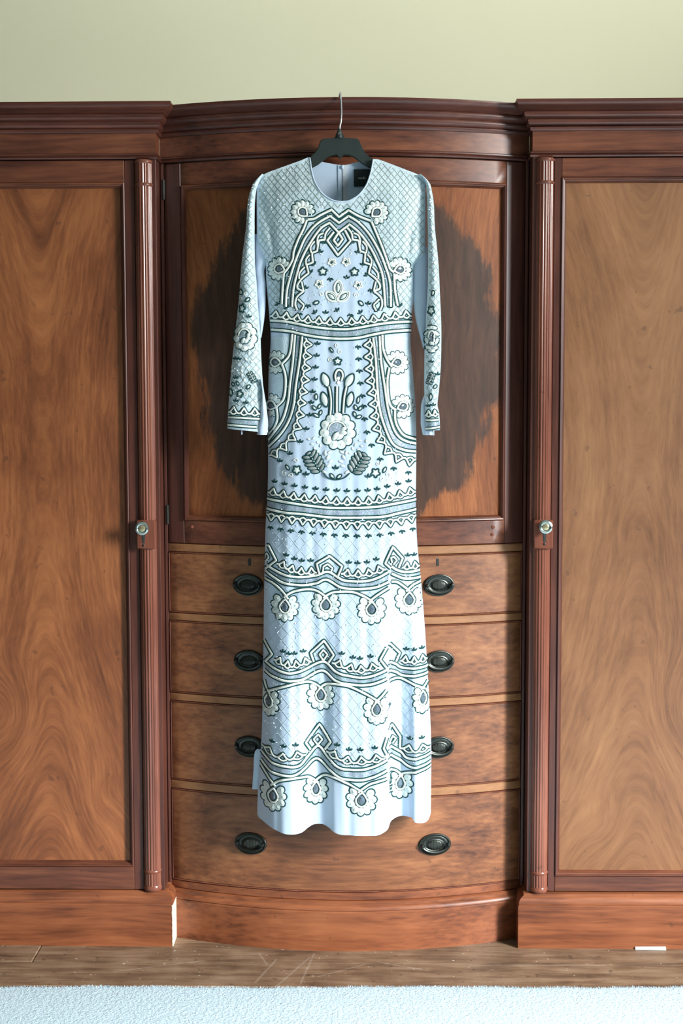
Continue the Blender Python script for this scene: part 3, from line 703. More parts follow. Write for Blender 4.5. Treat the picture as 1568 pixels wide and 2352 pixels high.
# ---------------- medallions
def blob(g, S, cu, cv, ru, rv, ang, h, m, lift, n=10, tip=0.0):
    """domed pad"""
    ca, sa = math.cos(ang), math.sin(ang); V = [pt(S, cu, cv, h+lift)]; Fc = []
    for ring, (f, hh) in enumerate(((.62, .82), (1.0, 0.0))):
        for i in range(n):
            t = 2*math.pi*i/n; a, b = ru*f*math.cos(t), rv*f*math.sin(t)
            b *= 1-tip*(math.cos(t)) if tip else 1
            V.append(pt(S, cu+a*ca-b*sa, cv+a*sa+b*ca, lift+h*hh))
    for i in range(n):
        j = (i+1) % n; Fc += [(0, 1+i, 1+j), (1+i, 1+n+i, 1+n+j, 1+j)]
    g.add(V, Fc, m)
def medallion(S, cu, cv, stem, ru, rv, npet=10, gap=70, squash=1.0):
    """ring of beaded petals round a gem; stem = direction (deg, image axes) of the open side"""
    a0 = math.radians(stem); lu, lv = ru*.40, rv*.44
    ca, sa = math.cos(a0), math.sin(a0)
    def loc(r, t, kx=1, ky=1): a, b = r*math.cos(t)*kx, r*math.sin(t)*ky; return a, b
    # loop cord, drop-shaped with its tip to the stem
    P = []
    for i in range(25):
        t = math.pi*2*i/24; r = 1
        a = lv*math.cos(t); b = lu*math.sin(t)*(1-.45*max(0, math.cos(t)))
        if i in (0, 24): a = lv*1.18
        P.append((cu+(a*ca-b*sa), cv+(a*sa+b*ca)))
    fl_ = cord(S, [P], 'flower_applique', 4.8, 9.6, step=3)
    g = Geo(); blob(g, S, cu, cv, lv*.66, lu*.62, a0, .0034, 0, .0010, 10, .25); g.obj('gem', [m_gem], fl_, smooth=False)
    for i in range(npet):
        t = math.radians(gap/2)+(2*math.pi-math.radians(gap))*(i+.5)/npet
        a, b = rv*.74*math.cos(t), ru*.74*math.sin(t)
        pu, pv = cu+(a*ca-b*sa), cv+(a*sa+b*ca); ang = math.atan2(pv-cv, pu-cu)
        g = Geo(); size = (ru+rv)/2; wv = size*.74*math.radians(360-gap)/npet*.56
        blob(g, S, pu, pv, size*.30+3.4, wv+3.0, ang, .0010, 1, .0003, 10); blob(g, S, pu, pv, size*.30, wv*1.04, ang, .0015, 0, .0009, 12)
        blob(g, S, pu+1.5*math.cos(ang), pv+1.5*math.sin(ang), size*.15, wv*.5, ang, .0021, 2, .0009, 8)
        g.obj('petal', [m_petal, m_teal, m_petal2], fl_, ang=60)
    return fl_
for u, v, st in ((695, 487, 45), (864, 488, 138), (640, 616, 18), (918, 617.5, 165)): medallion(SB, u, v, st, 26, 27)
for u, v, st in ((629.5, 831, 10), (619, 931, 20), (912, 832, 165), (925, 934, 160)): medallion(SB, u, v, st, 26, 27)
for u, v in ((653, 1394), (748, 1389), (853, 1398), (940, 1380)): medallion(SB, u, v, -88, 31, 34, 9)
for u, v, r in ((614, 1615, 25), (736, 1597, 29), (865, 1624, 28), (972, 1609, 22)): medallion(SB, u, v, -88, r, 35, 9)
for u, v, r in ((626, 1828, 30), (725, 1814, 25), (830, 1830, 33), (920, 1806, 26)): medallion(SB, u, v, -86, r, 35, 9)

# ---------------- cords of the bodice
MX = 1545
mir = lambda p: [(MX-a, b) for a, b in p]
cord(SB, [Z1((480, 182), (540, 176), (600, 142), (705, 90)), Z1((705, 90), (775, 160)), Z1((775, 160), (865, 95)), Z1((865, 95), (960, 150), (1075, 195))])
cord(SB, [Z1((472, 185), (440, 270), (390, 370), (348, 480), (335, 560), (290, 640), (250, 688))])
cord(SB, [Z1((1085, 205), (1130, 310), (1180, 430), (1240, 590), (1262, 650), (1300, 680))])
A2l = [(268, 1005), (280, 850), (320, 700), (360, 580), (400, 480), (460, 350), (560, 230), (690, 150)]; A2r = [(865, 150), (960, 210), (1060, 320), (1150, 470), (1210, 610), (1260, 780), (1268, 1005)]
A3l = [(328, 1005), (345, 830), (390, 650), (430, 540), (500, 410), (600, 270), (685, 215)]; A3r = [(875, 230), (970, 310), (1060, 430), (1130, 560), (1190, 720), (1215, 1005)]
band(SB, Z1(*A2l), Z1(*A3l)); band(SB, Z1(*A2r), Z1(*A3r)); band(SB, Z1((690, 150), (775, 215), (865, 150)), Z1((685, 215), (772, 300), (875, 230)), n=20)
cord(SB, [Z1(*A2l), Z1((690, 150), (775, 215)), Z1((775, 215), (865, 150)), Z1(*A2r)])
cord(SB, [Z1(*A3l), Z1((685, 215), (770, 305)), Z1((770, 305), (810, 370)), Z1((810, 370), (765, 432)), Z1((765, 432), (725, 380)), Z1((725, 380), (772, 308)), Z1((772, 308), (875, 230)), Z1(*A3r)])
cord(SB, [Z1((728, 300), (665, 382)), Z1((665, 382), (765, 522)), Z1((765, 522), (885, 385)), Z1((885, 385), (832, 285))])
cord(SB, [Z1((228, 980), (240, 800), (250, 690))]); cord(SB, [Z1((1335, 995), (1308, 850), (1300, 690))])
zig = [[(690, 262), (650, 315), (640, 375)], [(640, 375), (585, 382)], [(585, 382), (568, 482)], [(568, 482), (520, 500)], [(520, 500), (528, 590)], [(528, 590), (468, 612)], [(468, 612), (488, 690)], [(488, 690), (420, 745), (382, 800), (384, 838)], [(384, 838), (438, 862)], [(438, 862), (375, 915), (360, 985), (378, 1038)]]
arcs = [[(630, 312), (585, 335), (570, 385), (574, 430)], [(545, 390), (508, 440), (512, 500)], [(498, 515), (462, 565), (466, 618)], [(450, 632), (402, 690), (398, 745)], [(386, 935), (415, 965), (440, 995), (415, 1045)], [(420, 770), (430, 815), (440, 860)]]
for fn in (lambda p: p, mir):
    cord(SB, [Z1(*fn(s)) for s in zig], 'zigzag_trim', 5.3, 10.4)
    for a in arcs: cord(SB, [Z1(*fn(a))], 'scallop', 4.8, 9.4)

# ---------------- braid: peaked wave with a small scoop under each peak
def arclen(p):
    L = [0]
    for a, b in zip(p[:-1], p[1:]): L.append(L[-1]+math.hypot(b[0]-a[0], b[1]-a[1]))
    return L
def along(p, L, s):
    s = min(max(s, 0), L[-1]-1e-6); i = int(np.searchsorted(L, s, side='right'))-1; i = min(i, len(p)-2)
    f = (s-L[i])/(L[i+1]-L[i] or 1); a, b = p[i], p[i+1]; dx, dy = b[0]-a[0], b[1]-a[1]; q = math.hypot(dx, dy) or 1
    return (a[0]+dx*f, a[1]+dy*f), (-dy/q, dx/q)
SPR = []
def braid(S, base, n, amp, side=-1, wpx=4.8, sprig=True, out=9.8):
    """n units along the base line; peaks stand off to the given side (-1 = up / left of travel)"""
    d = dense(base, True); L = arclen(d); W = L[-1]/n; segs = []; A = amp*side*1.0
    def P(s, h): (q, nn) = along(d, L, s); return (q[0]+nn[0]*h, q[1]+nn[1]*h)
    for i in range(n):
        s0 = i*W
        up_ = [P(s0, .12*A), P(s0+W*.22, .30*A), P(s0+W*.5, A)]
        dn = [P(s0+W*.5, A), P(s0+W*.78, .30*A), P(s0+W, .12*A)]
        if i == 0: segs.append(up_)
        else: segs[-1] = segs[-1]+up_[1:]
        segs.append(dn)
    cord(S, segs, 'braid_trim', wpx, out)
    for i in range(n):
        s0 = i*W; cord(S, [[P(s0+W*.20, .16*A), P(s0+W*.5, -.10*A), P(s0+W*.80, .16*A)]], 'braid_loop', wpx*.9, out*.9)
        if sprig: q = P(s0+W*.5, A+13*side); SPR.append((S, q[0], q[1], math.pi/2*(1 if side < 0 else -1)))
# waist
wu = Z2((108, 55), (250, 70), (380, 95), (500, 120), (650, 140), (780, 148), (900, 143), (1090, 110), (1250, 85), (1478, 65))
wl = Z2((115, 143), (300, 165), (450, 200), (600, 225), (780, 238), (950, 230), (1090, 200), (1250, 170), (1468, 148))
band(SB, wu, wl); cord(SB, [wu]); cord(SB, [wl])
braid(SB, Z2((108, 22), (300, 52), (440, 78), (640, 100), (770, 108), (900, 100), (1100, 78), (1290, 48), (1476, 20)), 13, 15, -1, sprig=False)
# hips
L1 = Z2((328, 190), (315, 330), (290, 410), (225, 478)); cord(SB, [L1])
cord(SB, [Z2((228, 478), (262, 580), (265, 700), (240, 820), (165, 890))]); cord(SB, [Z2((175, 890), (185, 1000), (150, 1090), (96, 1145))])
l2 = Z2((355, 200), (335, 450), (310, 650), (290, 830), (240, 1000), (160, 1120), (92, 1205)); l3 = Z2((425, 215), (400, 450), (365, 680), (345, 860), (300, 1010), (220, 1140), (92, 1270))
band(SB, l2, l3); cord(SB, [l2]); cord(SB, [l3])
cord(SB, [Z2((1188, 200), (1195, 330), (1230, 430), (1280, 505))]); cord(SB, [Z2((1255, 510), (1235, 640), (1245, 800), (1270, 880), (1320, 915))]); cord(SB, [Z2((1308, 915), (1310, 1010), (1340, 1090), (1400, 1160), (1515, 1198))])
r2_ = Z2((1160, 210), (1175, 450), (1210, 700), (1240, 900), (1290, 1080), (1345, 1170), (1420, 1215), (1515, 1240)); r3_ = Z2((1100, 230), (1125, 450), (1140, 700), (1160, 900), (1215, 1090), (1290, 1240), (1400, 1298), (1515, 1316))
band(SB, r2_, r3_); cord(SB, [r2_]); cord(SB, [r3_])
braid(SB, Z2((452, 235), (440, 420), (420, 640), (395, 800), (378, 950), (345, 1080), (260, 1220), (95, 1345)), 11, 17, -1)
braid(SB, Z2((1080, 240), (1090, 430), (1105, 640), (1130, 800), (1142, 950), (1170, 1100), (1240, 1260), (1340, 1340), (1430, 1372), (1515, 1385)), 12, 17, 1)
# thigh band
hu = Z3((76, 695), (300, 725), (640, 765), (900, 770), (1140, 760), (1300, 735), (1518, 705)); hl = Z3((70, 790), (250, 820), (420, 830), (700, 860), (1000, 862), (1200, 855), (1350, 825), (1518, 800))
band(SB, hu, hl); cord(SB, [hu]); cord(SB, [hl])
braid(SB, Z3((84, 645), (300, 685), (600, 722), (850, 738), (1100, 728), (1300, 686), (1515, 640)), 14, 15, -1)
braid(SB, Z3((74, 838), (300, 858), (560, 882), (800, 902), (1050, 905), (1250, 888), (1515, 850)), 14, 15, 1)
# ---------------- skirt tiers
Za = Z(560, 1000, .29337); Zb = Z(560, 1360, .29337); Zc = Z(560, 1640, .29337)
def tier(z, up1, up2, lo1, lo2, pents, inners, garl, braids):
    band(SB, z(*up1), z(*lo1), n=100); band(SB, z(*up2), z(*lo2), n=40)
    for p in (up1, up2, lo1, lo2): cord(SB, [z(*p)])
    for p in pents:
        cord(SB, [z(a, b) for a, b in zip(p[:-1], p[1:])], 'peak_trim', 5.4, 11)
    for p in inners: cord(SB, [z(a, b) for a, b in zip(p[:-1], p[1:])], 'peak_core', 4.6, 9.2)
    for p in garl: cord(SB, [z(*p)], 'garland', 5.6, 11)
    for p, n in braids: braid(SB, z(*p), n, 15, -1)
tier(Za, [(165, 1030), (230, 1065), (320, 1100), (430, 1112), (560, 1098), (655, 1068), (740, 1115), (800, 1138), (960, 1140), (1060, 1110), (1132, 1072)], [(1155, 1030), (1200, 1060), (1270, 1080), (1385, 1075)],
     [(158, 1080), (230, 1125), (310, 1162), (450, 1175), (560, 1160), (645, 1130), (760, 1190), (900, 1202), (1030, 1190), (1134, 1150)], [(1156, 1085), (1210, 1112), (1270, 1132), (1390, 1130)],
     [[(590, 1090), (568, 1005), (670, 945), (768, 1025), (735, 1102)], [(165, 878), (182, 876), (245, 988), (155, 1062)], [(1150, 1045), (1105, 1005), (1165, 878), (1245, 970), (1212, 1042)]],
     [[(615, 1075), (622, 1025), (655, 1008), (692, 1040), (680, 1070)], [(155, 955), (168, 940), (184, 968), (158, 1005)], [(1160, 1000), (1150, 962), (1175, 955), (1198, 985), (1170, 1015)]],
     [[(150, 1140), (220, 1168), (290, 1220), (345, 1285)], [(310, 1275), (340, 1250), (400, 1222), (500, 1206), (580, 1222), (655, 1275)], [(622, 1275), (660, 1245), (720, 1226), (850, 1226), (940, 1260), (1012, 1305)], [(975, 1305), (1010, 1275), (1060, 1240), (1135, 1196)], [(1156, 1150), (1200, 1155), (1250, 1190), (1300, 1232)], [(1272, 1232), (1300, 1205), (1335, 1180), (1392, 1162)]],
     [([(250, 1020), (340, 1062), (440, 1088), (570, 1085)], 4), ([(760, 1090), (850, 1105), (980, 1098), (1110, 1058)], 4), ([(1240, 1052), (1310, 1058), (1384, 1050)], 2)])
tier(Zb, [(150, 565), (200, 590), (270, 620), (370, 635), (480, 605), (620, 547), (720, 620), (830, 650), (960, 658), (1118, 605)], [(1134, 552), (1190, 575), (1250, 608), (1450, 608)],
     [(150, 640), (230, 675), (340, 695), (470, 680), (610, 617), (720, 690), (850, 715), (980, 715), (1118, 672)], [(1136, 620), (1190, 638), (1260, 670), (1450, 663)],
     [[(545, 550), (522, 480), (625, 382), (702, 490), (660, 552)], [(142, 400), (214, 500), (150, 575)], [(1118, 590), (1065, 520), (1120, 430)], [(1140, 405), (1222, 490), (1192, 556)]],
     [[(620, 540), (590, 490), (620, 455), (652, 490), (620, 540)]],
     [[(145, 715), (165, 770), (200, 815)], [(160, 815), (190, 790), (300, 745), (450, 706), (530, 712), (615, 760)], [(585, 760), (650, 720), (780, 720), (900, 760), (1060, 845)], [(1025, 850), (1070, 810), (1118, 760)], [(1140, 702), (1210, 686), (1300, 720), (1425, 780)], [(1390, 780), (1420, 755), (1448, 722)]],
     [([(225, 545), (300, 580), (390, 590), (530, 555)], 4), ([(690, 560), (790, 595), (900, 620), (1060, 590)], 4), ([(1225, 560), (1330, 570), (1445, 560)], 3)])
tier(Zc, [(118, 330), (220, 388), (330, 402), (430, 398), (500, 335), (580, 258), (660, 340), (760, 410), (950, 410), (1118, 345)], [(1136, 262), (1230, 320), (1290, 365), (1470, 345)],
     [(118, 400), (200, 455), (300, 472), (400, 468), (480, 420), (570, 357), (680, 440), (780, 490), (950, 490), (1118, 425)], [(1136, 330), (1220, 380), (1310, 430), (1472, 410)],
     [[(520, 285), (485, 225), (590, 85), (678, 215), (632, 282)], [(1118, 300), (1092, 250), (1120, 170)], [(1140, 130), (1160, 98), (1226, 200), (1222, 292)]],
     [[(575, 250), (543, 205), (580, 168), (612, 205), (575, 250)], [(1148, 225), (1165, 190), (1192, 212), (1165, 248)]],
     [[(118, 440), (170, 492), (245, 565)], [(205, 565), (240, 540), (300, 510), (420, 490), (500, 495), (580, 545)], [(542, 545), (620, 485), (700, 485), (800, 520), (935, 590)], [(895, 590), (930, 560), (1000, 520), (1118, 488)], [(1138, 452), (1190, 465), (1245, 512)], [(1215, 512), (1245, 492), (1300, 475), (1470, 442)]],
     [([(122, 290), (200, 330), (330, 355), (490, 325)], 3), ([(640, 300), (720, 340), (860, 372), (1100, 340)], 4), ([(1225, 300), (1330, 315), (1468, 300)], 2)])

# ---------------- little motifs
def sprig(S, u, v, ang, s=1.0):
    g = Geo()
    for da in (-.95, 0, .95):
        a = ang+da; blob(g, S, u-math.cos(a)*5.2*s, v-math.sin(a)*5.2*s, 4.6*s, 2.3*s, a, .0016, 0, .0006, 8)
    blob(g, S, u+math.cos(ang)*1.5, v+math.sin(ang)*1.5, 1.5*s, 1.5*s, 0, .0022, 1, .0008, 6)
    g.obj('bead_sprig', [m_teal, m_seq], DR, ang=60)
for q in [(600, 500), (545, 615), (515, 690), (695, 735), (850, 745), (955, 505), (1005, 620), (1045, 715), (460, 840), (1080, 840), (480, 985), (1055, 990), (555, 1070), (650, 1075), (765, 1050), (885, 1075), (985, 1070), (1145, 1050), (632, 415), (900, 412), (195, 985), (285, 1020), (1365, 1000), (1262, 1020), (400, 1062)]:
    u, v = Z1.one(*q); sprig(SB, u, v, math.pi/2*random.choice((1, -1, .6)))
for q in [(465, 465), (1055, 485), (745, 405)]: u, v = Z3.one(*q); sprig(SB, u, v, math.pi/2, 1.1)
for S, u, v, a in SPR: sprig(S, u, v, a)
def star(S, u, v, r, dark, npet=5, ph=0.0, ru=1.0):
    """small outlined flower: dark-edged with pale heart, or cream with a dark heart"""
    P = []
    for i in range(npet*6+1):
        t = 2*math.pi*i/(npet*6); rr = r*(.80+.22*math.cos(npet*t)); P.append((u+ru*rr*math.cos(t+ph), v+rr*math.sin(t+ph)))
    g = Geo(); blob(g, S, u, v, r*.85*ru, r*.85, 0, .0012, 2, .0006, 10)
    cord_geo(S, P, 3.8, .0018, g, 1 if dark else 0, .0010, 4)
    if not dark:
        for i in range(4): blob(g, S, u+r*.22*math.cos(i*1.57+.4), v+r*.22*math.sin(i*1.57+.4), r*.26, r*.14, i*1.57+.4, .0022, 1, .0016, 6)
    g.obj('small_flower', [m_cream, m_teal, m_petal], DR, ang=60)
for q in ((710, 590), (845, 585), (590, 795), (960, 805)): star(SB, *Z1.one(*q), 9.6, False, ph=.4)
for q in ((625, 675), (925, 680)): star(SB, *Z1.one(*q), 10, True, ph=.9)
for q in ((378, 412), (1125, 438)): star(SB, *Z3.one(*q), 11, True, ph=.3)
star(SB, *Z2.one(765, 452), 9.5, True, ph=-1.57)
def leaf(S, u, v, a, b, deg, edge='dark', h=.0022, name='leaf', fill=None):
    """pointed leaf with an outlined edge"""
    an = math.radians(deg); ca, sa = math.cos(an), math.sin(an); P = []
    for i in range(25):
        t = 2*math.pi*i/24; x = a*math.cos(t); y = b*math.sin(t)*(1-.35*abs(math.cos(t))**2); P.append((u+x*ca-y*sa, v+x*sa+y*ca))
    g = Geo(); blob(g, S, u, v, a*.95, b*.9, an, h, 0, .0006, 12)
    cord_geo(S, P, 3.4 if edge == 'dark' else 3.6, .0018, g, 1 if edge == 'dark' else 2, .0010, 4)
    return g.obj(name, [fill or m_petal, m_teal, m_cream], DR, ang=60)
for q, a, b, d in (((770, 830), 14, 6.5, 90), ((705, 912), 13, 6.5, 40), ((820, 912), 13, 6.5, -40)):
    u, v = Z1.one(*q); leaf(SB, u, v, a+3.2, b+3.4, d, 'cream'); leaf(SB, u, v, a*.78, b*.72, d, 'dark', .003)
for q, d in (((560, 970), -20), ((985, 975), 45)): leaf(SB, *Z1.one(*q), 7, 4, d)
for q, a, b, d in (((650, 632), 18, 9.5, 70), ((876, 635), 18, 9.5, -60), ((640, 815), 18, 8.5, 75), ((882, 815), 18, 8.5, -75)): leaf(SB, *Z2.one(*q), a, b, d)
for q, a, b, d in (((560, 790), 7, 3.4, 90), ((542, 895), 6.5, 3.2, 45), ((592, 880), 6, 3, -60), ((560, 965), 8, 3.2, 30), ((602, 940), 6, 3, -70), ((960, 820), 8, 3, -80), ((935, 890), 6, 3.4, 70), ((978, 900), 6, 3.2, -50), ((925, 955), 6, 3.4, 70), ((965, 980), 7, 3.6, -20), ((705, 345), 6.5, 2.4, 55)): leaf(SB, *Z2.one(*q), a, b, d)
for q, d in (((285, 390), 55), ((1210, 410), -60)): leaf(SB, *Z3.one(*q), 7, 3.2, d)
for s in (((680, 690), (696, 780), (700, 870), (693, 965)), ((757, 690), (755, 800), (755, 940)), ((848, 690), (828, 780), (820, 860), (815, 940))): cord(SB, [Z2(*s)], 'stem', 5.2, 11.5)
cord(SB, [Z2((748, 640), (740, 590), (755, 545), (775, 535), (800, 548), (812, 590), (798, 640))], 'bud', 5.2, 9.6)
g = Geo(); u, v = Z2.one(774, 580); blob(g, SB, u, v, 6, 3.6, 1.57, .003, 0, .001); g.obj('gem', [m_gem], DR)
g = Geo(); u, v = Z2.one(770, 655); blob(g, SB, u, v, 4.5, 4.5, 1.57, .003, 0, .001); blob(g, SB, u, v-10, 4.5, 4, 1.57, .003, 0, .001); g.obj('bud_base', [m_cream], DR)
def spiral(S, u, v, r, turn=1, ph=0.0, col=None):
    P = [(u+turn*r*(1-i/26)*math.cos(ph+i*.33), v+r*(1-i/26)*math.sin(ph+i*.33)) for i in range(24)]
    cord(S, [P], 'curl', 2.0, 0, h=.0012, mc=col or m_cream)
for z, q, r, t in ((Z2, (755, 300), 6, 1), (Z2, (785, 360), 6, -1), (Z2, (690, 440), 6, -1), (Z1, (605, 890), 6, 1), (Z1, (935, 900), 6, -1), (Z3, (370, 325), 6, 1), (Z3, (255, 445), 7, -1), (Z3, (320, 465), 6, 1), (Z3, (1145, 350), 6, 1), (Z3, (1235, 455), 6, -1), (Z3, (1185, 495), 6, 1)):
    spiral(SB, *z.one(*q), r, t, random.uniform(0, 6))
# ---------------- rose
def rose(S, cu, cv, ru, rv, n=11, petname='petal'):
    g = Geo(); blob(g, S, cu, cv, ru*.8, rv*.8, 0, .0012, 0, .0006, 16)
    P = [(cu+ru*.50*math.cos(t)-.05*ru, cv-rv*.08+rv*.44*math.sin(t)) for t in [math.pi*(1.0+i/14) for i in range(15)]]
    cord_geo(S, P, 4.5, .003, g, 2, .0012); cord_geo(S, P, 8, .0016, g, 1, .0008)
    ro = g.obj('rose_applique', [m_band, m_teal, m_cream], DR, ang=60)
    for i in range(n):
        t = 2*math.pi*(i+.3)/n; pu, pv = cu+ru*.76*math.cos(t), cv+rv*.76*math.sin(t); a = math.atan2(pv-cv, pu-cu)
        g = Geo(); w_ = (ru+rv)/2*.76*2*math.pi/n*.56
        blob(g, S, pu, pv, ru*.27+3.2, w_+2.8, a, .001, 1, .0005, 12); blob(g, S, pu, pv, ru*.27, w_*1.04, a, .0017, 0, .0012, 12); blob(g, S, pu, pv, ru*.14, w_*.5, a, .0023, 0, .0012, 8)
        g.obj(petname, [m_petal, m_teal], ro, ang=60)
    for du, dv, a, b, d in ((-.12, .28, .30, .17, -50), (.12, .30, .28, .17, -35), (.32, .10, .24, .15, 0), (.34, -.12, .22, .13, -20)):
        g = Geo(); blob(g, S, cu+du*ru, cv+dv*rv, a*ru+2, b*rv+2, math.radians(d), .0022, 1, .0012, 10); blob(g, S, cu+du*ru, cv+dv*rv, a*ru, b*rv, math.radians(d), .004, 0, .0016, 10)
        g.obj(petname, [m_petal, m_teal], ro, ang=60)
rose(SB, *Z3.one(765, 42), 40, 42)
# ---------------- dark plumes and the bowl below the rose
def plume(S, cu, cv, ln, wd, deg, n=5):
    an = math.radians(deg); ca, sa = math.cos(an), math.sin(an); g = Geo()
    def Q(x, y): return (cu+x*ca-y*sa, cv+x*sa+y*ca)
    for i in range(n):
        x = ln*(-.40+.76*i/(n-1)); wl = wd*(.62-.22*abs(i/(n-1)-.45))
        for s in (-1, 1):
            u, v = Q(x-s*0, s*wl*.52); blob(g, S, u, v, wl*.60+1.6, ln*.10+1.6, an+s*1.05, .0012, 1, .0006, 10); blob(g, S, u, v, wl*.56, ln*.078, an+s*1.05, .0024, 0, .0010, 10)
    u, v = Q(ln*.46, 0); blob(g, S, u, v, ln*.11, wd*.3, an, .0012, 1, .0006, 8); blob(g, S, u, v, ln*.07, wd*.2, an, .0024, 0, .001, 8)
    cord_geo(S, [Q(-ln*.52, 0), Q(-ln*.2, 1), Q(ln*.1, 1), Q(ln*.42, 0)], 4.5, .0022, g, 1, .001)
    for i in range(6):
        u, v = Q(ln*(-.36+.13*i), .5); blob(g, S, u, v, 1.8, 1.4, 0, .0034, 2, .0018, 6)
    g.obj('plume', [plain('plume_smoke', lin(140, 148, 146), .4), m_teal, m_seq], DR, ang=60)
plume(SB, *Z3.one(540, 335), 50, 34, 238); plume(SB, *Z3.one(965, 345), 50, 34, -58)
cord(SB, [Z3((628, 440), (680, 488), (760, 502), (830, 482), (880, 440))], 'bowl_line', 3.0, 0, mc=m_teal)
for q, d in (((712, 468), 50), ((780, 472), -40)): leaf(SB, *Z3.one(*q), 7, 3.4, d)
u, v = Z3.one(745, 405)
for sx in (-1, 1):
    for i, (du, dv, d) in enumerate(((-16, -28, 60), (-22, -38, 95), (-12, -40, 30), (-10, -18, 20), (-14, -8, 10), (-24, 6, -30))):
        g = Geo(); blob(g, SB, u+sx*du-(2 if sx > 0 else -2), v+dv, 6.5, 3.2, math.radians(d*-sx if sx < 0 else 180-d), .0028, 0, .0006, 8); g.obj('white_leaf', [m_petal], DR)
for q in ((490, 120), (535, 110), (520, 165), (575, 150), (600, 180), (545, 205), (575, 235), (930, 170), (975, 130), (1035, 135), (990, 185), (905, 210), (960, 215), (935, 255), (600, 95), (880, 250)):
    g = Geo(); a, b = Z3.one(*q); blob(g, SB, a, b, 4.6, 2.4, random.uniform(0, 3.1), .0024, 0, .0006, 6); g.obj('bead', [m_petal], DR)

# ---------------- sleeves
def sleeve(S, Lf, Rf, v1, slope, nm='sleeve'):
    sl = sheet(nm, m_bead, DR, S, Lf, Rf, lambda s: 396, lambda s: v1+slope*s, 36, 150)
    # back of the sleeve closes the tube
    V = []; Fc = []; nu, nv = 14, 60
    for j in range(nv+1):
        v = 396+(v1-396)*j/nv
        for i in range(nu+1):
            s = i/nu; a, b = Lf(v), Rf(v); x, z = XZ(a+(b-a)*s, v); V.append((x, -.088+.016*math.sqrt(max(0, 1-(2*s-1)**2)), z))
    for j in range(nv):
        for i in range(nu): q = j*(nu+1)+i; Fc.append((q, q+1, q+nu+2, q+nu+1))
    mk('sleeve_back', V, Fc, m_cloth, sl, ang=180)
    return sl
slL = sleeve(SL, sLo, sLi, 985, 9)
slR = sleeve(SR, sRi, sRo, 990, -3)
# plain undersides of the sleeves
def under(Lf, Rf, v0, v1, ym, T, nm='sleeve_underside', nu=16, nv=60):
    V = []; Fc = []
    for j in range(nv+1):
        v = v0+(v1-v0)*j/nv; a, b = Lf(v), Rf(v)
        for i in range(nu+1):
            s = i/nu; x, z = XZ(a+(b-a)*s, v); V.append((x, ym-T*math.sqrt(max(0, 1-(2*s-1)**2))+.0008*math.sin(v*.12+s*4), z))
    for j in range(nv):
        for i in range(nu): q = j*(nu+1)+i; Fc.append((q, q+1, q+nu+2, q+nu+1))
    return mk(nm, V, Fc, m_cloth, DR, ang=180, label='plain pale blue underside of a sleeve')
under(crv([(530, 580), (600, 582), (700, 585), (775, 594)]), crv([(530, 612), (580, 614), (620, 603), (650, 606), (690, 606), (730, 603), (775, 596)]), 532, 774, -.068, .010)
under(crv([(860, 596), (900, 600), (950, 596), (998, 588)]), crv([(860, 599), (900, 605), (940, 611), (975, 614), (998, 612)]), 870, 999, -.100, .016)
under(crv([(560, 950), (620, 950), (690, 951), (730, 956), (770, 966), (800, 974)]), crv([(560, 984), (700, 984), (800, 980)]), 562, 798, -.066, .010)
under(crv([(905, 976), (930, 968), (970, 967), (1000, 972)]), crv([(905, 980), (950, 982), (1000, 997)]), 908, 1000, -.086, .012)
for u, v in ((553.5, 991), (996, 993)):
    g = Geo(); x, z = XZ(u, v); y = -.106
    g.loft([[(x+a*s, y+b, zz) for a, b in ((-.0016, 0), (0, -.0014), (.0016, 0), (0, .0014))] for zz, s in ((z+.008, .8), (z+.002, 1), (z-.006, 1), (z-.008, .5))]); g.obj('button_loop', m_cloth, DR)
lattice(SL, 'bead_lattice', lambda u, v: sLo(v)+2 < u < sLi(v)-2 and 410 < v < 935, 518, 612, 405, 940, 14.5, 18, 2.1, .0011, m_gridb, step=4)
lattice(SR, 'bead_lattice', lambda u, v: sRi(v)+2 < u < sRo(v)-2 and 410 < v < 935, 972, 1016, 405, 940, 13, 18, 2.1, .0011, m_gridb, step=4)
Zs = Z(510, 640, .1573); Zr = Z(930, 560, .1912)
cu1, cu2 = Zs((72, 2025), (300, 2036), (548, 2050)), Zs((62, 2135), (300, 2155), (500, 2168))
band(SL, cu1, cu2, n=30); cord(SL, [cu1], 'cuff_cord', 5, 9.4); cord(SL, [cu2], 'cuff_cord', 5, 9.4)
braid(SL, Zs((72, 1960), (300, 1985), (550, 1990)), 3, 15, -1, sprig=False)
rose(SL, *Zs.one(325, 845), 27, 34, 9)
leaf(SL, *Zs.one(265, 190), 7.5, 4, 75); leaf(SL, *Zs.one(368, 305), 6.5, 3.6, -35); star(SL, *Zs.one(285, 430), 11, True, 5, 1.2, .75)
plume(SL, *Zs.one(430, 1440), 26, 13, 240, 4); leaf(SL, *Zs.one(380, 1580), 5.5, 3.4, -50)
star(SL, *Zs.one(255, 1680), 9, True, 5, 1.2, .85); leaf(SL, *Zs.one(112, 1660), 8.5, 4.5, 80)
for q in ((150, 1540), (222, 1530)): leaf(SL, *Zs.one(*q), 4.5, 3, 60)
for q in ((190, 1460), (385, 570), (180, 1180), (240, 1190), (195, 1800), (345, 1830)): sprig(SL, *Zs.one(*q), math.pi/2, .9)
for q in ((130, 1280), (130, 1340), (285, 1290), (280, 1350), (285, 1410), (320, 1480), (370, 1300), (430, 1210), (505, 1020), (345, 1175), (390, 1080), (455, 1120), (430, 1720)):
    g = Geo(); blob(g, SL, *Zs.one(*q), 4.6, 2.8, random.uniform(0, 3), .0024, 0, .0006, 8); g.obj('bead', [m_petal], slL)
for q in ((340, 215), (260, 290), (400, 400), (345, 1690), (410, 1640)): spiral(SL, *Zs.one(*q), 4.5, 1, random.uniform(0, 6))
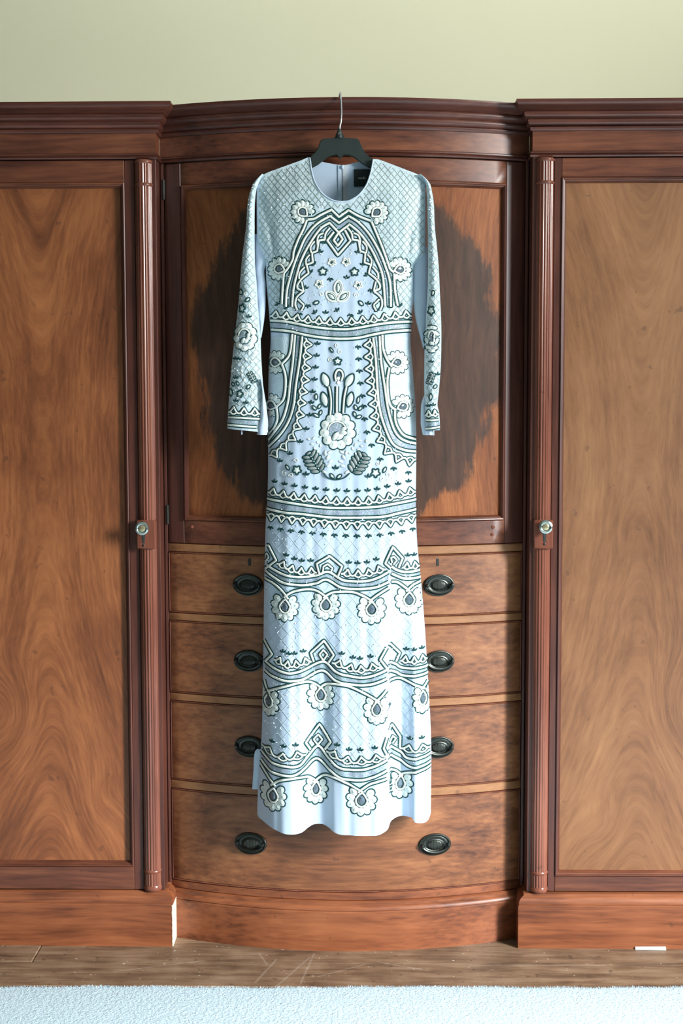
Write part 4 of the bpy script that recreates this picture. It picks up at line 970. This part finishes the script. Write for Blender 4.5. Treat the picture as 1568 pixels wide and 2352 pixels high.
cr1, cr2 = Zr((248, 2118), (330, 2122), (408, 2112)), Zr((245, 2222), (330, 2216), (425, 2200))
band(SR, cr1, cr2, n=20); cord(SR, [cr1], 'cuff_cord', 4.6, 9); cord(SR, [cr2], 'cuff_cord', 4.6, 9)
braid(SR, Zr((245, 2075), (330, 2070), (405, 2060)), 2, 13, -1, sprig=False)
rose(SR, *Zr.one(322, 1140), 15, 36, 9)
leaf(SR, *Zr.one(335, 590), 6.5, 3.6, 100); star(SR, *Zr.one(315, 800), 12, True, 5, .3, .7)
plume(SR, *Zr.one(310, 1620), 28, 13, 110, 4); leaf(SR, *Zr.one(365, 1715), 5, 3.2, -40); leaf(SR, *Zr.one(308, 1840), 8, 3.6, 95)
for q in ((315, 1430), (340, 1950), (280, 1960), (395, 1580)): sprig(SR, *Zr.one(*q), math.pi/2, .9)

# ---------------- scattered sequins (nobody could count them)
g = Geo()
def seq(S, u, v, r):
    a = random.uniform(0, 3.1); x, z = XZ(u, v); y = S(u, v)-.0016; t = [random.uniform(-.5, .5) for _ in range(2)]
    V = [(x+r*math.cos(a+i*math.pi/3), y+r*(t[0]*math.cos(a+i*math.pi/3)+t[1]*math.sin(a+i*math.pi/3)), z+r*math.sin(a+i*math.pi/3)) for i in range(6)]
    g.add([(x, y-.0006, z)]+V, [(0, i+1, (i+1) % 6+1) for i in range(6)])
for _ in range(1500):
    v = random.uniform(385, 1760); u = random.uniform(bL(v)+4, bR(v)-4)
    if v < topF(u)+6: continue
    if 760 < v < 1180 and random.random() < .75: continue
    seq(SB, u, v, random.uniform(.0008, .0017))
for _ in range(160):
    v = random.uniform(420, 930); seq(SL, random.uniform(sLo(v)+2, sLi(v)-2), v, random.uniform(.0008, .0016)); seq(SR, random.uniform(sRi(v)+2, sRo(v)-2), v, random.uniform(.0008, .0016))
g.obj('sequins', [m_seq], DR, smooth=False, kind='stuff')

# ---------------- back of the neck: zip, facing, label
SBk = lambda u, v: SBback(u, v)
def strip(nm, u0, u1, v0, v1, lift, mat, lab=None, S=SBback, nu=6, nv=10):
    V = []; Fc = []
    for j in range(nv+1):
        for i in range(nu+1): V.append(pt(S, u0+(u1-u0)*i/nu, v0+(v1-v0)*j/nv, lift))
    k0 = len(V)
    for j in range(nv):
        for i in range(nu): q = j*(nu+1)+i; Fc.append((q, q+1, q+nu+2, q+nu+1))
    edge = [i for i in range(nu+1)]+[(j)*(nu+1)+nu for j in range(1, nv+1)]+[nv*(nu+1)+i for i in range(nu-1, -1, -1)]+[j*(nu+1) for j in range(nv-1, 0, -1)]
    for e in edge: V.append((V[e][0], V[e][1]+lift*.98, V[e][2]))
    for i in range(len(edge)): j = (i+1) % len(edge); Fc.append((edge[i], edge[j], k0+j, k0+i))
    return mk(nm, V, Fc, mat, DR, ang=40, label=lab)
m_zip = plain('zip_tape', lin(196, 204, 212), .6)
strip('zip_tape', 775, 784, 371, 480, .0022, m_cloth); strip('zip_tape', 786.5, 797, 371, 480, .0018, m_zip)
strip('zip_teeth', 784.6, 785.9, 372, 480, .0030, plain('zip_teeth_grey', lin(150, 160, 172), .5))
g = Geo(); u, v = 785.5, 376; blob(g, SBback, u, v, 5.5, 3.6, 1.57, .004, 0, .003, 10); g.obj('zip_pull', [m_cloth], DR)
lb = strip('maker_label', 812, 856, 381, 419, .0025, m_label, 'small black woven label with pale lettering')
fc = bpy.data.curves.new('label_text', 'FONT'); fc.body = 'needle'; fc.size = .0085; fc.extrude = .0001; fc.shear = .12
fo = bpy.data.objects.new('label_text', fc); COL.objects.link(fo); bpy.context.view_layer.update()
tm = bpy.data.meshes.new_from_object(fo.evaluated_get(bpy.context.evaluated_depsgraph_get())); bpy.data.objects.remove(fo)
x, z = XZ(821.5, 403); yy = SBback(830, 400)-.0032
for vtx in tm.vertices: c = vtx.co.copy(); vtx.co = (x+c.x*.78, yy-c.z, z+c.y)
tm.materials.append(m_ink); link('label_lettering', tm, lb)

# a scrap of the back hem shows beyond the left side slit
V = []; Fc = []; nu, nv = 10, 16
fa = crv([(1736, 586), (1745, 579), (1790, 576), (1834, 573)])
for j in range(nv+1):
    v = 1738+(1832-1738)*j/nv
    for i in range(nu+1):
        s = i/nu; x, z = XZ(fa(v)+(604-fa(v))*s, v); V.append((x, -.046-.004*math.sin(s*3.1), z))
for j in range(nv):
    for i in range(nu): q = j*(nu+1)+i; Fc.append((q, q+1, q+nu+2, q+nu+1))
mk('back_hem_corner', V, Fc, m_cloth, DR, ang=180)

# ------------------------------------------------------------------ hanger
HG = thing('clothes_hanger', (0, -.085, 1.90), 'black plastic clothes hanger with steel hook caught over the cornice', 'hanger')
Zh = Z(680, 200, .14031)
outl = Zh((660, 690), (745, 690), (790, 785), (900, 790), (990, 800), (1025, 822), (1050, 880), (1110, 1010), (1190, 1090), (1290, 1150), (1600, 1330), (1900, 1500), (1950, 1570), (1920, 1610), (1700, 1500), (1400, 1350), (1195, 1285), (1100, 1230), (1010, 1165), (930, 1105), (850, 1075), (775, 1068), (745, 1100), (712, 1145), (680, 1100), (645, 1068), (560, 1085), (500, 1115), (430, 1165), (350, 1230), (250, 1285), (0, 1370), (-300, 1500), (-520, 1610), (-550, 1570), (-500, 1500), (-190, 1330), (130, 1170), (215, 1100), (290, 1030), (345, 960), (375, 860), (395, 822), (440, 802), (520, 790), (620, 785))
pts = [XZ(*p) for p in outl]; cx_ = sum(p[0] for p in pts)/len(pts)
g = Geo(); yc = -.0835
bmh = bmesh.new(); vs_ = [bmh.verts.new((p[0], yc-.0035, p[1])) for p in pts]; f_ = bmh.faces.new(vs_)
r_ = bmesh.ops.extrude_face_region(bmh, geom=[f_]); bmesh.ops.translate(bmh, vec=(0, .007, 0), verts=[e for e in r_['geom'] if isinstance(e, bmesh.types.BMVert)])
bmesh.ops.bevel(bmh, geom=[e for e in bmh.edges if abs(e.verts[0].co.y-e.verts[1].co.y) < 1e-6], offset=.0018, segments=2, affect='EDGES')
bmesh.ops.triangulate(bmh, faces=[f for f in bmh.faces if len(f.verts) > 4]); bmesh.ops.recalc_face_normals(bmh, faces=bmh.faces)
me = bpy.data.meshes.new('shoulder_bar'); bmh.to_mesh(me); bmh.free(); me.materials.append(m_black); link('shoulder_bar', me, HG)
def tube(path, r, n=10):
    g = Geo(); secs = []
    for i, p in enumerate(path):
        a = Vector(path[max(0, i-1)]); b = Vector(path[min(len(path)-1, i+1)]); t = (b-a).normalized(); e1 = t.cross(Vector((1, 0, .01))).normalized(); e2 = t.cross(e1)
        rr = r[i] if isinstance(r, list) else r
        secs.append([tuple(Vector(p)+e1*rr*math.cos(2*math.pi*q/n)+e2*rr*math.sin(2*math.pi*q/n)) for q in range(n)])
    g.loft(secs); return g
hx = [XZ(*Zh.one(*p)) for p in ((702, 660), (708, 600), (724, 540), (733, 450), (735, 380), (735, 300), (731, 220), (724, 160))]
path = [(x, -.0865+.004*i/7, z) for i, (x, z) in enumerate(hx)]
xe = path[-1][0]; ze = 2.0455
for i in range(1, 13):
    t = math.pi*i/12; path.append((xe-.004*i/12, -.064-.019*math.cos(t), max(ze+.0025, path[7][2]) + .0085*math.sin(t)))
path.append((xe-.005, -.0442, 2.0478)); tube(path, .0023).obj('hook', m_steel, HG, ang=60)
x, z = XZ(*Zh.one(703, 690)); tube([(x, -.0865, z-.014), (x, -.0865, z-.002), (x, -.0865, z+.004), (x, -.0865, z+.0075)], [.0075, .0065, .0042, .0035], 12).obj('collar', m_black, HG)
x, z = XZ(*Zh.one(703, 727)); g = Geo()
g.loft([[(x+r*math.cos(i*math.pi/5), -.091+d, z+r*math.sin(i*math.pi/5)) for i in range(10)] for r, d in ((.0036, .003), (.0036, -.002), (.0024, -.0034), (.0002, -.0037))]); g.obj('rivet', m_steel, HG)
